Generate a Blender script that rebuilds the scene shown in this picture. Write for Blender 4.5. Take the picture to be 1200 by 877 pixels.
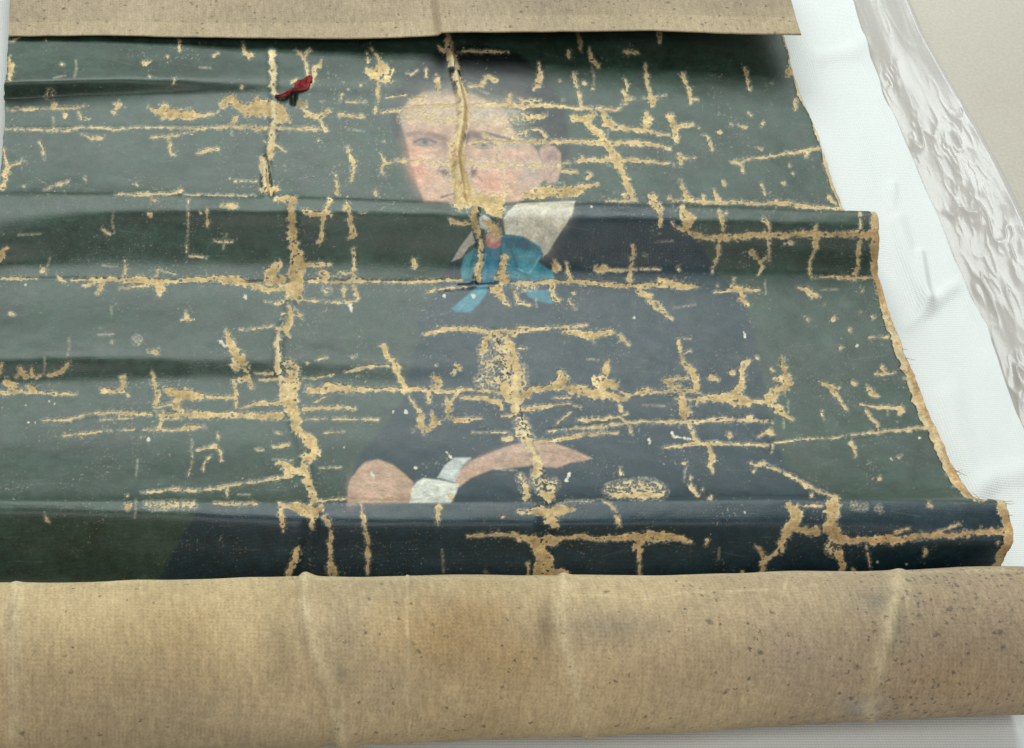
import bpy, math
import numpy as np
from mathutils import Vector, Matrix

# ------------------------------------------------------------------ clear
for o in list(bpy.data.objects):
    bpy.data.objects.remove(o, do_unlink=True)
scene = bpy.context.scene
COL = scene.collection
rng = np.random.default_rng(11)

# ------------------------------------------------------------------ camera
# The photograph is a crop of a larger frame, so the optical axis meets the
# picture left of its middle (lens shift).  Metres, z up, y away from camera.
W_PX, H_PX = 1200.0, 877.0
FOC = 2700.0                     # focal length in photo pixels
PITCH = math.radians(44.0)       # looking down
PPX, PPY = 141.0, 438.5          # principal point in the photo
CP, SP = math.cos(PITCH), math.sin(PITCH)
CAM_H = 1.75 * SP
cam = bpy.data.cameras.new('camera')
cam.sensor_fit = 'HORIZONTAL'
cam.sensor_width = 36.0
cam.lens = 36.0 * FOC / W_PX
cam.shift_x = (W_PX / 2 - PPX) / W_PX
cam.clip_start = 0.05
cam.clip_end = 100.0
camo = bpy.data.objects.new('camera', cam)
camo.location = (0, 0, CAM_H)
camo.rotation_euler = (math.radians(90) - PITCH, 0, 0)
COL.objects.link(camo)
scene.camera = camo

# ------------------------------------------------------------------ light
world = bpy.data.worlds.new('World')
scene.world = world
world.use_nodes = True
bg = world.node_tree.nodes['Background']
bg.inputs['Color'].default_value = (0.90, 0.97, 1.0, 1)
bg.inputs['Strength'].default_value = 0.29

def area(name, loc, target, sx, sy, power, color):
    l = bpy.data.lights.new(name, 'AREA')
    l.shape = 'RECTANGLE'
    l.size, l.size_y = sx, sy
    l.energy = power
    l.color = color
    o = bpy.data.objects.new(name, l)
    o.location = loc
    d = Vector(target) - Vector(loc)
    o.rotation_euler = d.to_track_quat('-Z', 'Y').to_euler()
    COL.objects.link(o)
    return o

# a wide window behind the table and a smaller added fill lamp high in front
area('window_light', (0.30, 3.25, 2.05), (0.25, 1.3, 0.0), 2.4, 2.0, 92.0, (0.92, 1.0, 0.955))
area('front_fill_light', (0.1, -0.5, 2.1), (0.25, 1.1, 0.0), 1.4, 1.4, 31.0, (1.0, 0.98, 0.91))

scene.view_settings.view_transform = 'Standard'
scene.view_settings.look = 'None'
scene.view_settings.exposure = 0.0
scene.view_settings.gamma = 1.0
scene.view_settings.use_curve_mapping = False

# ------------------------------------------------------------------ helpers
def project(x, y, z):
    """photo pixel of a world point"""
    v = y * SP + (z - CAM_H) * CP
    d = y * CP - (z - CAM_H) * SP
    return PPX + FOC * x / d, PPY - FOC * v / d

def y_at(row, z):
    """distance y of a point of height z seen at a photo row"""
    k = (PPY - row) / FOC
    h = z - CAM_H
    # y*SP + h*CP = k*(y*CP - h*SP)
    return h * (-CP - k * SP) / (SP - k * CP)

def x_at(px, y, z):
    d = y * CP - (z - CAM_H) * SP
    return (px - PPX) / FOC * d

def vnoise(shape, scale, seed, octaves=1, aspect=1.0):
    """smooth value noise of about -1..1, feature size in cells"""
    r = np.random.default_rng(seed)
    out = np.zeros(shape, np.float32)
    amp, tot = 1.0, 0.0
    for _ in range(octaves):
        sy, sx = max(scale, 1.0), max(scale * aspect, 1.0)
        ny, nx = int(shape[0] / sy) + 3, int(shape[1] / sx) + 3
        g = r.uniform(-1, 1, (ny, nx)).astype(np.float32)
        fy = np.arange(shape[0], dtype=np.float32) / sy
        fx = np.arange(shape[1], dtype=np.float32) / sx
        iy, ix = fy.astype(int), fx.astype(int)
        ty, tx = fy - iy, fx - ix
        ty, tx = ty * ty * (3 - 2 * ty), tx * tx * (3 - 2 * tx)
        a = g[iy] * (1 - ty)[:, None] + g[iy + 1] * ty[:, None]
        out += amp * (a[:, ix] * (1 - tx) + a[:, ix + 1] * tx)
        tot += amp
        amp *= 0.55
        scale *= 0.5
    return out / tot

def pchip_slopes(t, v):
    h = np.diff(t)
    h = h.reshape((-1,) + (1,) * (v.ndim - 1))
    d = np.diff(v, axis=0) / h
    m = np.zeros_like(v)
    a, b = d[:-1], d[1:]
    w1, w2 = 2 * h[1:] + h[:-1], h[1:] + 2 * h[:-1]
    ok = (a * b) > 0
    with np.errstate(divide='ignore', invalid='ignore'):
        hm = (w1 + w2) / (w1 / a + w2 / b)
    m[1:-1] = np.where(ok, hm, 0)
    m[0], m[-1] = d[0], d[-1]
    return m

def pchip(t, v, q):
    t = np.asarray(t, float)
    v = np.asarray(v, float)
    m = pchip_slopes(t, v)
    i = np.clip(np.searchsorted(t, q, side='right') - 1, 0, len(t) - 2)
    sh = (-1,) + (1,) * (v.ndim - 1)
    h = (t[i + 1] - t[i]).reshape(sh)
    s = ((q - t[i])).reshape(sh) / h
    return ((1 + 2 * s) * (1 - s) ** 2 * v[i] + s * (1 - s) ** 2 * h * m[i]
            + s * s * (3 - 2 * s) * v[i + 1] + s * s * (s - 1) * h * m[i + 1])

def sstep(a, b, x):
    t = np.clip((x - a) / (b - a), 0, 1)
    return t * t * (3 - 2 * t)

def link(name, mesh, mat, parent=None, smooth=True):
    o = bpy.data.objects.new(name, mesh)
    COL.objects.link(o)
    if mat:
        mesh.materials.append(mat)
    if smooth:
        mesh.polygons.foreach_set('use_smooth', np.ones(len(mesh.polygons), bool))
    if parent:
        o.parent = parent
    return o

def quad_mesh(name, verts, quads, color=None, floats=None):
    me = bpy.data.meshes.new(name)
    n, q = len(verts), len(quads)
    me.vertices.add(n)
    me.vertices.foreach_set('co', np.ascontiguousarray(verts, np.float32).ravel())
    me.loops.add(q * 4)
    me.loops.foreach_set('vertex_index', np.ascontiguousarray(quads, np.int32).ravel())
    me.polygons.add(q)
    me.polygons.foreach_set('loop_start', np.arange(0, q * 4, 4, dtype=np.int32))
    if color is not None:
        a = me.attributes.new('paint_color', 'FLOAT_COLOR', 'POINT')
        c = np.ones((n, 4), np.float32)
        c[:, :3] = color
        a.data.foreach_set('color', c.ravel())
    for k, arr in (floats or {}).items():
        a = me.attributes.new(k, 'FLOAT', 'POINT')
        a.data.foreach_set('value', np.ascontiguousarray(arr, np.float32))
    me.update(calc_edges=True)
    me.validate()
    return me

def grid_quads(nr, nc):
    idx = np.arange(nr * nc).reshape(nr, nc)
    return np.stack([idx[:-1, :-1], idx[:-1, 1:], idx[1:, 1:], idx[1:, :-1]], -1).reshape(-1, 4)

# node helpers --------------------------------------------------------------
def new_mat(name):
    m = bpy.data.materials.new(name)
    m.use_nodes = True
    nt = m.node_tree
    b = nt.nodes['Principled BSDF']
    return m, nt, b

def nd(nt, kind, **kw):
    n = nt.nodes.new(kind)
    for k, v in kw.items():
        if k in n.inputs.keys():
            n.inputs[k].default_value = v
        else:
            setattr(n, k, v)
    return n

def ramp(nt, src, stops):
    r = nt.nodes.new('ShaderNodeValToRGB')
    e = r.color_ramp.elements
    while len(e) < len(stops):
        e.new(0.5)
    for el, (p, c) in zip(e, stops):
        el.position = p
        el.color = (c, c, c, 1) if not isinstance(c, tuple) else (*c, 1)
    nt.links.new(src, r.inputs['Fac'])
    return r.outputs['Color']

def mixc(nt, blend, fac, a, b):
    m = nt.nodes.new('ShaderNodeMix')
    m.data_type = 'RGBA'
    m.blend_type = blend
    for sock, v in ((m.inputs['Factor'], fac), (m.inputs[6], a), (m.inputs[7], b)):
        if hasattr(v, 'links') or isinstance(v, bpy.types.NodeSocket):
            nt.links.new(v, sock)
        elif isinstance(v, tuple):
            sock.default_value = (*v, 1)
        else:
            sock.default_value = v
    return m.outputs[2]

def mth(nt, op, a, b=None, clamp=False):
    m = nt.nodes.new('ShaderNodeMath')
    m.operation = op
    m.use_clamp = clamp
    for i, v in enumerate((a, b)):
        if v is None:
            continue
        if isinstance(v, bpy.types.NodeSocket):
            nt.links.new(v, m.inputs[i])
        else:
            m.inputs[i].default_value = v
    return m.outputs[0]

def weave(nt, vec, freq, distort=0.6):
    """plain weave height from two crossed thread waves"""
    outs = []
    for d in ('X', 'Y'):
        w = nd(nt, 'ShaderNodeTexWave', wave_type='BANDS', bands_direction=d)
        w.inputs['Scale'].default_value = freq
        w.inputs['Distortion'].default_value = distort
        w.inputs['Detail'].default_value = 1.5
        w.inputs['Detail Scale'].default_value = 1.2
        nt.links.new(vec, w.inputs['Vector'])
        outs.append(w.outputs['Fac'])
    return mth(nt, 'ADD', outs[0], outs[1])

# ------------------------------------------------------------------ materials
def mat_paint():
    m, nt, b = new_mat('old_oil_paint')
    at = nd(nt, 'ShaderNodeAttribute', attribute_name='paint_color')
    tc = nd(nt, 'ShaderNodeTexCoord')
    n1 = nd(nt, 'ShaderNodeTexNoise', Scale=24.0, Detail=5.0, Roughness=0.6)
    n2 = nd(nt, 'ShaderNodeTexNoise', Scale=420.0, Detail=4.0, Roughness=0.7)
    n3 = nd(nt, 'ShaderNodeTexNoise', Scale=110.0, Detail=3.0, Roughness=0.65)
    for n in (n1, n2, n3):
        nt.links.new(tc.outputs['Object'], n.inputs['Vector'])
    # blotchy tone and fine grain of the pigment
    c = mixc(nt, 'MULTIPLY', 1.0, at.outputs['Color'], ramp(nt, n1.outputs['Fac'], [(0.25, 0.82), (0.75, 1.2)]))
    c = mixc(nt, 'MULTIPLY', 0.85, c, ramp(nt, n3.outputs['Fac'], [(0.3, 0.72), (0.7, 1.28)]))
    c = mixc(nt, 'MULTIPLY', 0.9, c, ramp(nt, n2.outputs['Fac'], [(0.3, 0.74), (0.7, 1.26)]))
    # dust and bloom sitting on the varnish
    bloom = ramp(nt, n1.outputs['Fac'], [(0.5, 0.0), (0.8, 0.04)])
    c = mixc(nt, 'MIX', bloom, c, (0.30, 0.34, 0.34))
    nt.links.new(c, b.inputs['Base Color'])
    r = mth(nt, 'ADD', mth(nt, 'MULTIPLY', n1.outputs['Fac'], 0.16), mth(nt, 'MULTIPLY', n3.outputs['Fac'], 0.22))
    nt.links.new(mth(nt, 'ADD', r, 0.27), b.inputs['Roughness'])
    b.inputs['Specular IOR Level'].default_value = 0.46
    # canvas grain telegraphing through the film, fine craquelure
    wv = weave(nt, tc.outputs['Object'], 260.0, 1.4)
    vo = nd(nt, 'ShaderNodeTexVoronoi', feature='DISTANCE_TO_EDGE', Scale=150.0)
    nt.links.new(tc.outputs['Object'], vo.inputs['Vector'])
    crq = ramp(nt, vo.outputs['Distance'], [(0.0, 0.0), (0.05, 1.0)])
    h = mth(nt, 'ADD', mth(nt, 'MULTIPLY', wv, 0.16), mth(nt, 'MULTIPLY', n2.outputs['Fac'], 0.9))
    h = mth(nt, 'ADD', h, mth(nt, 'MULTIPLY', crq, 0.25))
    bp = nd(nt, 'ShaderNodeBump', Strength=0.22, Distance=0.0006)
    nt.links.new(h, bp.inputs['Height'])
    nt.links.new(bp.outputs['Normal'], b.inputs['Normal'])
    return m

def mat_linen():
    m, nt, b = new_mat('bare_linen')
    at = nd(nt, 'ShaderNodeAttribute', attribute_name='paint_color')
    tc = nd(nt, 'ShaderNodeTexCoord')
    n1 = nd(nt, 'ShaderNodeTexNoise', Scale=60.0, Detail=4.0, Roughness=0.6)
    n2 = nd(nt, 'ShaderNodeTexNoise', Scale=520.0, Detail=3.0, Roughness=0.7)
    for n in (n1, n2):
        nt.links.new(tc.outputs['Object'], n.inputs['Vector'])
    wv = weave(nt, tc.outputs['Object'], 210.0, 1.6)
    c = mixc(nt, 'MULTIPLY', 1.0, at.outputs['Color'], ramp(nt, n1.outputs['Fac'], [(0.3, 0.78), (0.7, 1.18)]))
    c = mixc(nt, 'MULTIPLY', 1.0, c, ramp(nt, n2.outputs['Fac'], [(0.3, 0.78), (0.65, 1.12)]))
    nt.links.new(c, b.inputs['Base Color'])
    b.inputs['Roughness'].default_value = 0.92
    b.inputs['Specular IOR Level'].default_value = 0.15
    h = mth(nt, 'ADD', mth(nt, 'MULTIPLY', wv, 0.12), n2.outputs['Fac'])
    bp = nd(nt, 'ShaderNodeBump', Strength=0.35, Distance=0.0007)
    nt.links.new(h, bp.inputs['Height'])
    nt.links.new(bp.outputs['Normal'], b.inputs['Normal'])
    return m

def mat_reverse():
    m, nt, b = new_mat('canvas_reverse')
    at = nd(nt, 'ShaderNodeAttribute', attribute_name='paint_color')
    tc = nd(nt, 'ShaderNodeTexCoord')
    mp = nd(nt, 'ShaderNodeMapping')
    mp.inputs['Scale'].default_value = (1.0, 0.30, 0.30)
    nt.links.new(tc.outputs['Object'], mp.inputs['Vector'])
    big = nd(nt, 'ShaderNodeTexNoise', Scale=9.0, Detail=4.0, Roughness=0.55)
    streak = nd(nt, 'ShaderNodeTexNoise', Scale=260.0, Detail=3.0, Roughness=0.65)
    fine = nd(nt, 'ShaderNodeTexNoise', Scale=480.0, Detail=3.0, Roughness=0.7)
    nt.links.new(tc.outputs['Object'], big.inputs['Vector'])
    nt.links.new(tc.outputs['Object'], fine.inputs['Vector'])
    nt.links.new(mp.outputs['Vector'], streak.inputs['Vector'])
    c = mixc(nt, 'MULTIPLY', 1.0, at.outputs['Color'], ramp(nt, big.outputs['Fac'], [(0.3, 0.85), (0.7, 1.12)]))
    c = mixc(nt, 'MULTIPLY', 0.8, c, ramp(nt, streak.outputs['Fac'], [(0.3, 0.80), (0.7, 1.15)]))
    thr_ = weave(nt, tc.outputs['Object'], 120.0, 1.2)
    c = mixc(nt, 'MULTIPLY', 0.35, c, ramp(nt, thr_, [(0.2, 0.8), (0.8, 1.1)]))
    c = mixc(nt, 'MULTIPLY', 0.7, c, ramp(nt, fine.outputs['Fac'], [(0.3, 0.72), (0.7, 1.22)]))
    # mildew: soft grey clouds and small dark specks, thicker at the mouldy end
    mo = nd(nt, 'ShaderNodeAttribute', attribute_name='mould')
    for sc, lo, hi, op, seed in ((230.0, 0.16, 0.38, 0.66, 0.0), (95.0, 0.08, 0.24, 0.62, 3.7)):
        v = nd(nt, 'ShaderNodeTexVoronoi', feature='F1', Scale=sc)
        mp2 = nd(nt, 'ShaderNodeMapping')
        mp2.inputs['Location'].default_value = (seed, seed * 0.7, 0)
        nz = nd(nt, 'ShaderNodeTexNoise', Scale=sc * 2.2, Detail=2.0)
        nt.links.new(tc.outputs['Object'], nz.inputs['Vector'])
        wob = mixc(nt, 'ADD', 0.006, tc.outputs['Object'], nz.outputs['Color'])
        nt.links.new(wob, mp2.inputs['Vector'])
        nt.links.new(mp2.outputs['Vector'], v.inputs['Vector'])
        spot = ramp(nt, v.outputs['Distance'], [(lo, 1.0), (hi, 0.0)])
        keep = nd(nt, 'ShaderNodeSeparateColor')
        nt.links.new(v.outputs['Color'], keep.inputs['Color'])
        on = mth(nt, 'GREATER_THAN', mo.outputs['Fac'], keep.outputs['Red'])
        fac = mth(nt, 'MULTIPLY', mth(nt, 'MULTIPLY', spot, on), op)
        c = mixc(nt, 'MIX', fac, c, (0.055, 0.062, 0.060))
    nt.links.new(c, b.inputs['Base Color'])
    b.inputs['Roughness'].default_value = 0.85
    b.inputs['Specular IOR Level'].default_value = 0.25
    h = mth(nt, 'ADD', fine.outputs['Fac'], streak.outputs['Fac'])
    bp = nd(nt, 'ShaderNodeBump', Strength=0.5, Distance=0.0008)
    nt.links.new(h, bp.inputs['Height'])
    nt.links.new(bp.outputs['Normal'], b.inputs['Normal'])
    return m

def mat_cloth():
    m, nt, b = new_mat('white_cotton_cloth')
    tc = nd(nt, 'ShaderNodeTexCoord')
    n = nd(nt, 'ShaderNodeTexNoise', Scale=7.0, Detail=4.0)
    n2 = nd(nt, 'ShaderNodeTexNoise', Scale=300.0, Detail=2.0)
    for k in (n, n2):
        nt.links.new(tc.outputs['Object'], k.inputs['Vector'])
    wv = weave(nt, tc.outputs['Object'], 150.0, 0.8)
    c = mixc(nt, 'MIX', n.outputs['Fac'], (0.69, 0.715, 0.71), (0.74, 0.755, 0.745))
    c = mixc(nt, 'MULTIPLY', 0.5, c, ramp(nt, wv, [(0.1, 0.84), (0.6, 1.0)]))
    nt.links.new(c, b.inputs['Base Color'])
    b.inputs['Roughness'].default_value = 0.9
    b.inputs['Specular IOR Level'].default_value = 0.2
    h = mth(nt, 'ADD', wv, n2.outputs['Fac'])
    bp = nd(nt, 'ShaderNodeBump', Strength=0.32, Distance=0.0008)
    nt.links.new(h, bp.inputs['Height'])
    nt.links.new(bp.outputs['Normal'], b.inputs['Normal'])
    return m

def mat_table():
    m, nt, b = new_mat('beige_table_paper')
    tc = nd(nt, 'ShaderNodeTexCoord')
    n = nd(nt, 'ShaderNodeTexNoise', Scale=5.0, Detail=6.0, Roughness=0.6)
    n2 = nd(nt, 'ShaderNodeTexNoise', Scale=350.0, Detail=2.0)
    for k in (n, n2):
        nt.links.new(tc.outputs['Object'], k.inputs['Vector'])
    c = mixc(nt, 'MIX', ramp(nt, n.outputs['Fac'], [(0.3, 0.0), (0.7, 1.0)]), (0.49, 0.44, 0.37), (0.545, 0.50, 0.43))
    c = mixc(nt, 'MULTIPLY', 0.5, c, ramp(nt, n2.outputs['Fac'], [(0.3, 0.85), (0.7, 1.08)]))
    nt.links.new(c, b.inputs['Base Color'])
    b.inputs['Roughness'].default_value = 0.75
    bp = nd(nt, 'ShaderNodeBump', Strength=0.2, Distance=0.001)
    nt.links.new(n2.outputs['Fac'], bp.inputs['Height'])
    nt.links.new(bp.outputs['Normal'], b.inputs['Normal'])
    return m

def mat_film():
    m, nt, b = new_mat('clear_plastic_film')
    nt.nodes.remove(b)
    out = nt.nodes['Material Output']
    tr = nd(nt, 'ShaderNodeBsdfTransparent')
    tr.inputs['Color'].default_value = (0.975, 0.97, 0.975, 1)
    gl = nd(nt, 'ShaderNodeBsdfGlossy', Roughness=0.26)
    df = nd(nt, 'ShaderNodeBsdfDiffuse')
    df.inputs['Color'].default_value = (0.80, 0.79, 0.80, 1)
    fr = nd(nt, 'ShaderNodeFresnel', IOR=1.6)
    tc = nd(nt, 'ShaderNodeTexCoord')
    nz = nd(nt, 'ShaderNodeTexNoise', Scale=90.0, Detail=3.0, Distortion=1.0)
    nt.links.new(tc.outputs['Object'], nz.inputs['Vector'])
    bp = nd(nt, 'ShaderNodeBump', Strength=0.12, Distance=0.001)
    nt.links.new(nz.outputs['Fac'], bp.inputs['Height'])
    for n in (gl, fr, df):
        nt.links.new(bp.outputs['Normal'], n.inputs['Normal'])
    m1 = nd(nt, 'ShaderNodeMixShader')
    m1.inputs[0].default_value = 0.30
    nt.links.new(tr.outputs[0], m1.inputs[1])
    nt.links.new(df.outputs[0], m1.inputs[2])
    m2 = nd(nt, 'ShaderNodeMixShader')
    nt.links.new(mth(nt, 'MINIMUM', mth(nt, 'MULTIPLY', fr.outputs[0], 1.0), 0.09), m2.inputs[0])
    nt.links.new(m1.outputs[0], m2.inputs[1])
    nt.links.new(gl.outputs[0], m2.inputs[2])
    nt.links.new(m2.outputs[0], out.inputs['Surface'])
    return m

def mat_red():
    m, nt, b = new_mat('red_wool_scrap')
    tc = nd(nt, 'ShaderNodeTexCoord')
    n = nd(nt, 'ShaderNodeTexNoise', Scale=260.0, Detail=3.0)
    nt.links.new(tc.outputs['Object'], n.inputs['Vector'])
    c = mixc(nt, 'MIX', ramp(nt, n.outputs['Fac'], [(0.35, 0.0), (0.68, 1.0)]), (0.11, 0.012, 0.012), (0.30, 0.045, 0.048))
    nt.links.new(c, b.inputs['Base Color'])
    b.inputs['Roughness'].default_value = 0.95
    b.inputs['Specular IOR Level'].default_value = 0.1
    return m

MP, ML, MR = mat_paint(), mat_linen(), mat_reverse()
MC, MT, MF, MRED = mat_cloth(), mat_table(), mat_film(), mat_red()

# ------------------------------------------------------------------ table
Z_TABLE, Z_CLOTH = -0.046, -0.036
tv = np.array([[-2, 0.2, Z_TABLE], [2.6, 0.2, Z_TABLE], [2.6, 3.2, Z_TABLE], [-2, 3.2, Z_TABLE],
               [-2, 0.2, Z_TABLE - .03], [2.6, 0.2, Z_TABLE - .03], [2.6, 3.2, Z_TABLE - .03], [-2, 3.2, Z_TABLE - .03]])
tq = np.array([[0, 1, 2, 3], [7, 6, 5, 4], [0, 4, 5, 1], [1, 5, 6, 2], [2, 6, 7, 3], [3, 7, 4, 0]])
tab = link('table_top', quad_mesh('table_top', tv, tq), MT, smooth=False)
tab['kind'] = 'structure'

# ------------------------------------------------------------------ canvas shape
XL, XR = -0.1010, 0.6020
# Profile of the rippled sheet from far to near at six stations across it.
# (row of the photograph where the point shows, height); rows fix the distance.
KN = 21
ST = {
 'x':   [-0.101, 0.000, 0.110, 0.220, 0.330, 0.470, 0.602],
 # far
 0:  [(-15, -.014)] * 7,
 1:  [(30, -.014), (30, -.014), (30, -.014), (30, -.015), (30, -.016), (30, -.017), (30, -.016)],
 2:  [(66, -.008), (66, -.008), (66, -.011), (62, -.013), (62, -.016), (62, -.018), (62, -.018)],
 3:  [(96, .0025), (93, .0015), (94, -.005), (96, -.009), (96, -.014), (96, -.019), (96, -.021)],  # crest A
 4:  [(117, -.0125), (113, -.011), (112, -.010), (120, -.012), (120, -.016), (120, -.019), (120, -.021)],
 5:  [(170, -.014), (170, -.013), (170, -.013), (170, -.013), (170, -.016), (170, -.018), (170, -.020)],
 6:  [(225.5, -.009), (226.5, -.009), (229, -.010), (233, -.012), (236, -.014), (239.5, -.017), (243.5, -.020)],  # valley
 7:  [(227.5, .012), (228.5, .014), (231, .018), (235, .022), (238, .024), (242, .028), (248, .032)],  # crest B
 8:  [(252, .013), (245, .014), (246, .019), (248, .023), (251, .026), (256, .029), (262, .030)],
 9:  [(284, .006), (268, .006), (268, .010), (268, .015), (276, .017), (280, .019), (291, .017)],
 10: [(314, -.008), (316, -.008), (314, -.006), (314, -.003), (318, -.001), (322, -.001), (325, -.002)],  # foot B
 11: [(345, -.009), (345, -.009), (342, -.008), (345, -.006), (345, -.004), (352, -.004), (360, -.003)],
 12: [(395, -.001), (392, -.001), (395, -.003), (395, -.004), (395, -.003), (400, -.002), (400, .000)],
 13: [(421, .002), (417, .0015), (420, -.001), (425, -.001), (430, -.002), (430, -.001), (430, .000)],  # crest C
 14: [(452, -.0085), (450, -.0075), (450, -.0055), (455, -.004), (460, -.002), (460, -.001), (465, .000)],
 15: [(510, -.004), (510, -.004), (510, -.002), (510, .001), (510, .004), (510, .005), (510, .006)],
 16: [(560, .011), (560, .011), (560, .012), (560, .014), (560, .015), (557, .015), (552, .014)],
 17: [(585.5, .022), (585.5, .022), (586.5, .024), (586.5, .026), (584.5, .026), (583.5, .025), (582.5, .026)],
 18: [(587, .052), (587, .053), (588, .056), (588, .060), (586, .062), (585, .063), (588, .064)],  # crest D
 19: [(598, .051), (600, .053), (606, .057), (610, .060), (610, .061), (610, .061), (612, .061)],
 20: [(640, .027), (640, .032), (645, .038), (646, .041), (640, .044), (640, .046), (640, .052)],
}
# lens through the roll: its axis tapers from left to right
ROLL_R = [0.0590, 0.0575, 0.0560, 0.0540, 0.0525, 0.0505, 0.0490]
ROLL_TOP = [680.5, 679.5, 677.5, 676.5, 675.0, 670.5, 665.5]
sx = np.array(ST['x'])
KY, KZ = np.zeros((KN + 4, 7)), np.zeros((KN + 4, 7))
RC_Y, RC_Z = np.zeros(7), np.zeros(7)
for j in range(7):
    for k in range(KN):
        r, z = ST[k][j]
        KY[k, j], KZ[k, j] = y_at(r, z), z
    rr = ROLL_R[j]
    zc = Z_CLOTH + 0.004 + rr
    # centre such that the upper silhouette shows at ROLL_TOP
    lo, hi = 0.6, 1.2
    for _ in range(50):
        yc = (lo + hi) / 2
        _, row = project(0, yc + rr * SP, zc + rr * CP)
        if row > ROLL_TOP[j]:
            lo = yc
        else:
            hi = yc
    RC_Y[j], RC_Z[j] = yc, zc
    # sheet dives behind the roll and under it
    KZ[KN, j] = min(zc + .006, ST[20][j][1] - .026)
    KY[KN, j] = yc + math.sqrt(rr * rr - min(rr * .9, abs(KZ[KN, j] - zc)) ** 2) + .009
    KY[KN, j] = max(KY[KN, j], KY[20, j] - .013)
    KY[KN + 1, j], KZ[KN + 1, j] = yc + rr * .93 + .006, zc - rr * .55
    KY[KN + 2, j], KZ[KN + 2, j] = yc + rr * .55, zc - rr * .88
    KY[KN + 3, j], KZ[KN + 3, j] = yc + rr * .05, zc - rr * 1.0
NK = KN + 4

NX = 1090
us = np.linspace(0, 1, NX)
xs = XL + (XR - XL) * us
ky = pchip(sx, KY.T, xs).T          # (NK, NX)
kz = pchip(sx, KZ.T, xs).T
rcy, rcz, rcr = (pchip(sx, np.array(a), xs) for a in (RC_Y, RC_Z, ROLL_R))

# sampling along the sheet: about one photo pixel per row
tt = np.linspace(0, NK - 1, 6000)
dens = np.zeros(len(tt) - 1)
for c in (40, 350, 700, 1060):
    yy, zz = pchip(np.arange(NK), ky[:, c], tt), pchip(np.arange(NK), kz[:, c], tt)
    _, rows = project(0, yy, zz)
    dens = np.maximum(dens, np.abs(np.diff(rows)) + 0.22 * np.hypot(np.diff(yy), np.diff(zz)) * 1500)
dens[tt[1:] > KN + .3] *= 0.25
cum = np.concatenate([[0], np.cumsum(dens)])
NR = int(cum[-1] / 1.10)
ts = np.interp(np.linspace(0, cum[-1], NR), cum, tt)
Y0, Z0 = pchip(np.arange(NK), ky, ts), pchip(np.arange(NK), kz, ts)
def smooth_rows(a, n):
    k = np.hanning(n + 2)[1:-1]
    k /= k.sum()
    p = np.concatenate([np.repeat(a[:1], n // 2, 0), a, np.repeat(a[-1:], n // 2, 0)], 0)
    return sum(k[i] * p[i:i + len(a)] for i in range(n))
Y0, Z0 = smooth_rows(Y0, 23), smooth_rows(Z0, 23)
X0 = np.repeat(xs[None, :], NR, 0)
# gentle unevenness of old cloth
fade = sstep(NK - 2.2, KN - 1.0, ts)[:, None]
Z0 = Z0 + (0.0011 * vnoise((NR, NX), 95, 3, 2, 1.6) + 0.00045 * vnoise((NR, NX), 26, 4, 2, 1.3)) * fade
# ragged cut edges
for side, seed in ((0, 5), (1, 6)):
    e = 0.0016 * vnoise((NR, 1), 45, seed, 2)[:, 0] + 0.0006 * vnoise((NR, 1), 6, seed + 9, 2)[:, 0]
    w = sstep(0.05, 0.0, us if side == 0 else 1 - us)
    X0 += e[:, None] * w[None, :]
QX, QY = project(X0, Y0, Z0)
# parts of the sheet tucked behind a ridge carry on the paint of the ridge line
run = np.minimum.accumulate(QY[::-1], axis=0)[::-1]
HID = QY > run + 0.6
QY = np.minimum(QY, run)
print('sheet grid', NR, NX)

# ------------------------------------------------------------------ picture fields
# Survey of the paint surface, 2 samples per photo pixel.
RX0, RY0, RS = -60, 0, 2
RW, RH = 1330 * RS, 720 * RS
gx = RX0 + (np.arange(RW, dtype=np.float32) + .5) / RS
gy = RY0 + (np.arange(RH, dtype=np.float32) + .5) / RS

def window(x0, y0, x1, y1):
    a = int(np.clip((x0 - RX0) * RS, 0, RW)); b_ = int(np.clip((x1 - RX0) * RS + 2, 0, RW))
    c = int(np.clip((y0 - RY0) * RS, 0, RH)); d = int(np.clip((y1 - RY0) * RS + 2, 0, RH))
    return slice(c, d), slice(a, b_)

def seg_dist(px, py, ax, ay, bx, by):
    dx, dy = bx - ax, by - ay
    L = dx * dx + dy * dy + 1e-9
    t = np.clip(((px - ax) * dx + (py - ay) * dy) / L, 0, 1)
    return np.hypot(px - ax - t * dx, py - ay - t * dy), t

LOSS = np.full((RH, RW), -30, np.float32)     # >0 where paint is gone
LW = np.zeros((RH, RW), np.float32)           # roughness of that edge
MOT = np.full((RH, RW), -30, np.float32)      # half-abraded, speckled zones
PALE = np.full((RH, RW), -30, np.float32)     # chips down to the pale ground

def stroke(field, pts, pad=7, lw=None):
    if len(pts) == 1:
        pts = [pts[0], (pts[0][0] + .3, pts[0][1] + .3, pts[0][2])]
    for (ax, ay, aw), (bx, by, bw) in zip(pts[:-1], pts[1:]):
        m = max(aw, bw) + pad
        sy_, sx_ = window(min(ax, bx) - m, min(ay, by) - m, max(ax, bx) + m, max(ay, by) + m)
        if sy_.stop <= sy_.start or sx_.stop <= sx_.start:
            continue
        d, t = seg_dist(gx[None, sx_], gy[sy_, None], ax, ay, bx, by)
        w = aw + (bw - aw) * t
        v = w - d
        f = field[sy_, sx_]
        if lw is not None:
            l = lw[sy_, sx_]
            l[:] = np.where(v > f, w, l)
        np.maximum(f, v, out=f)

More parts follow.
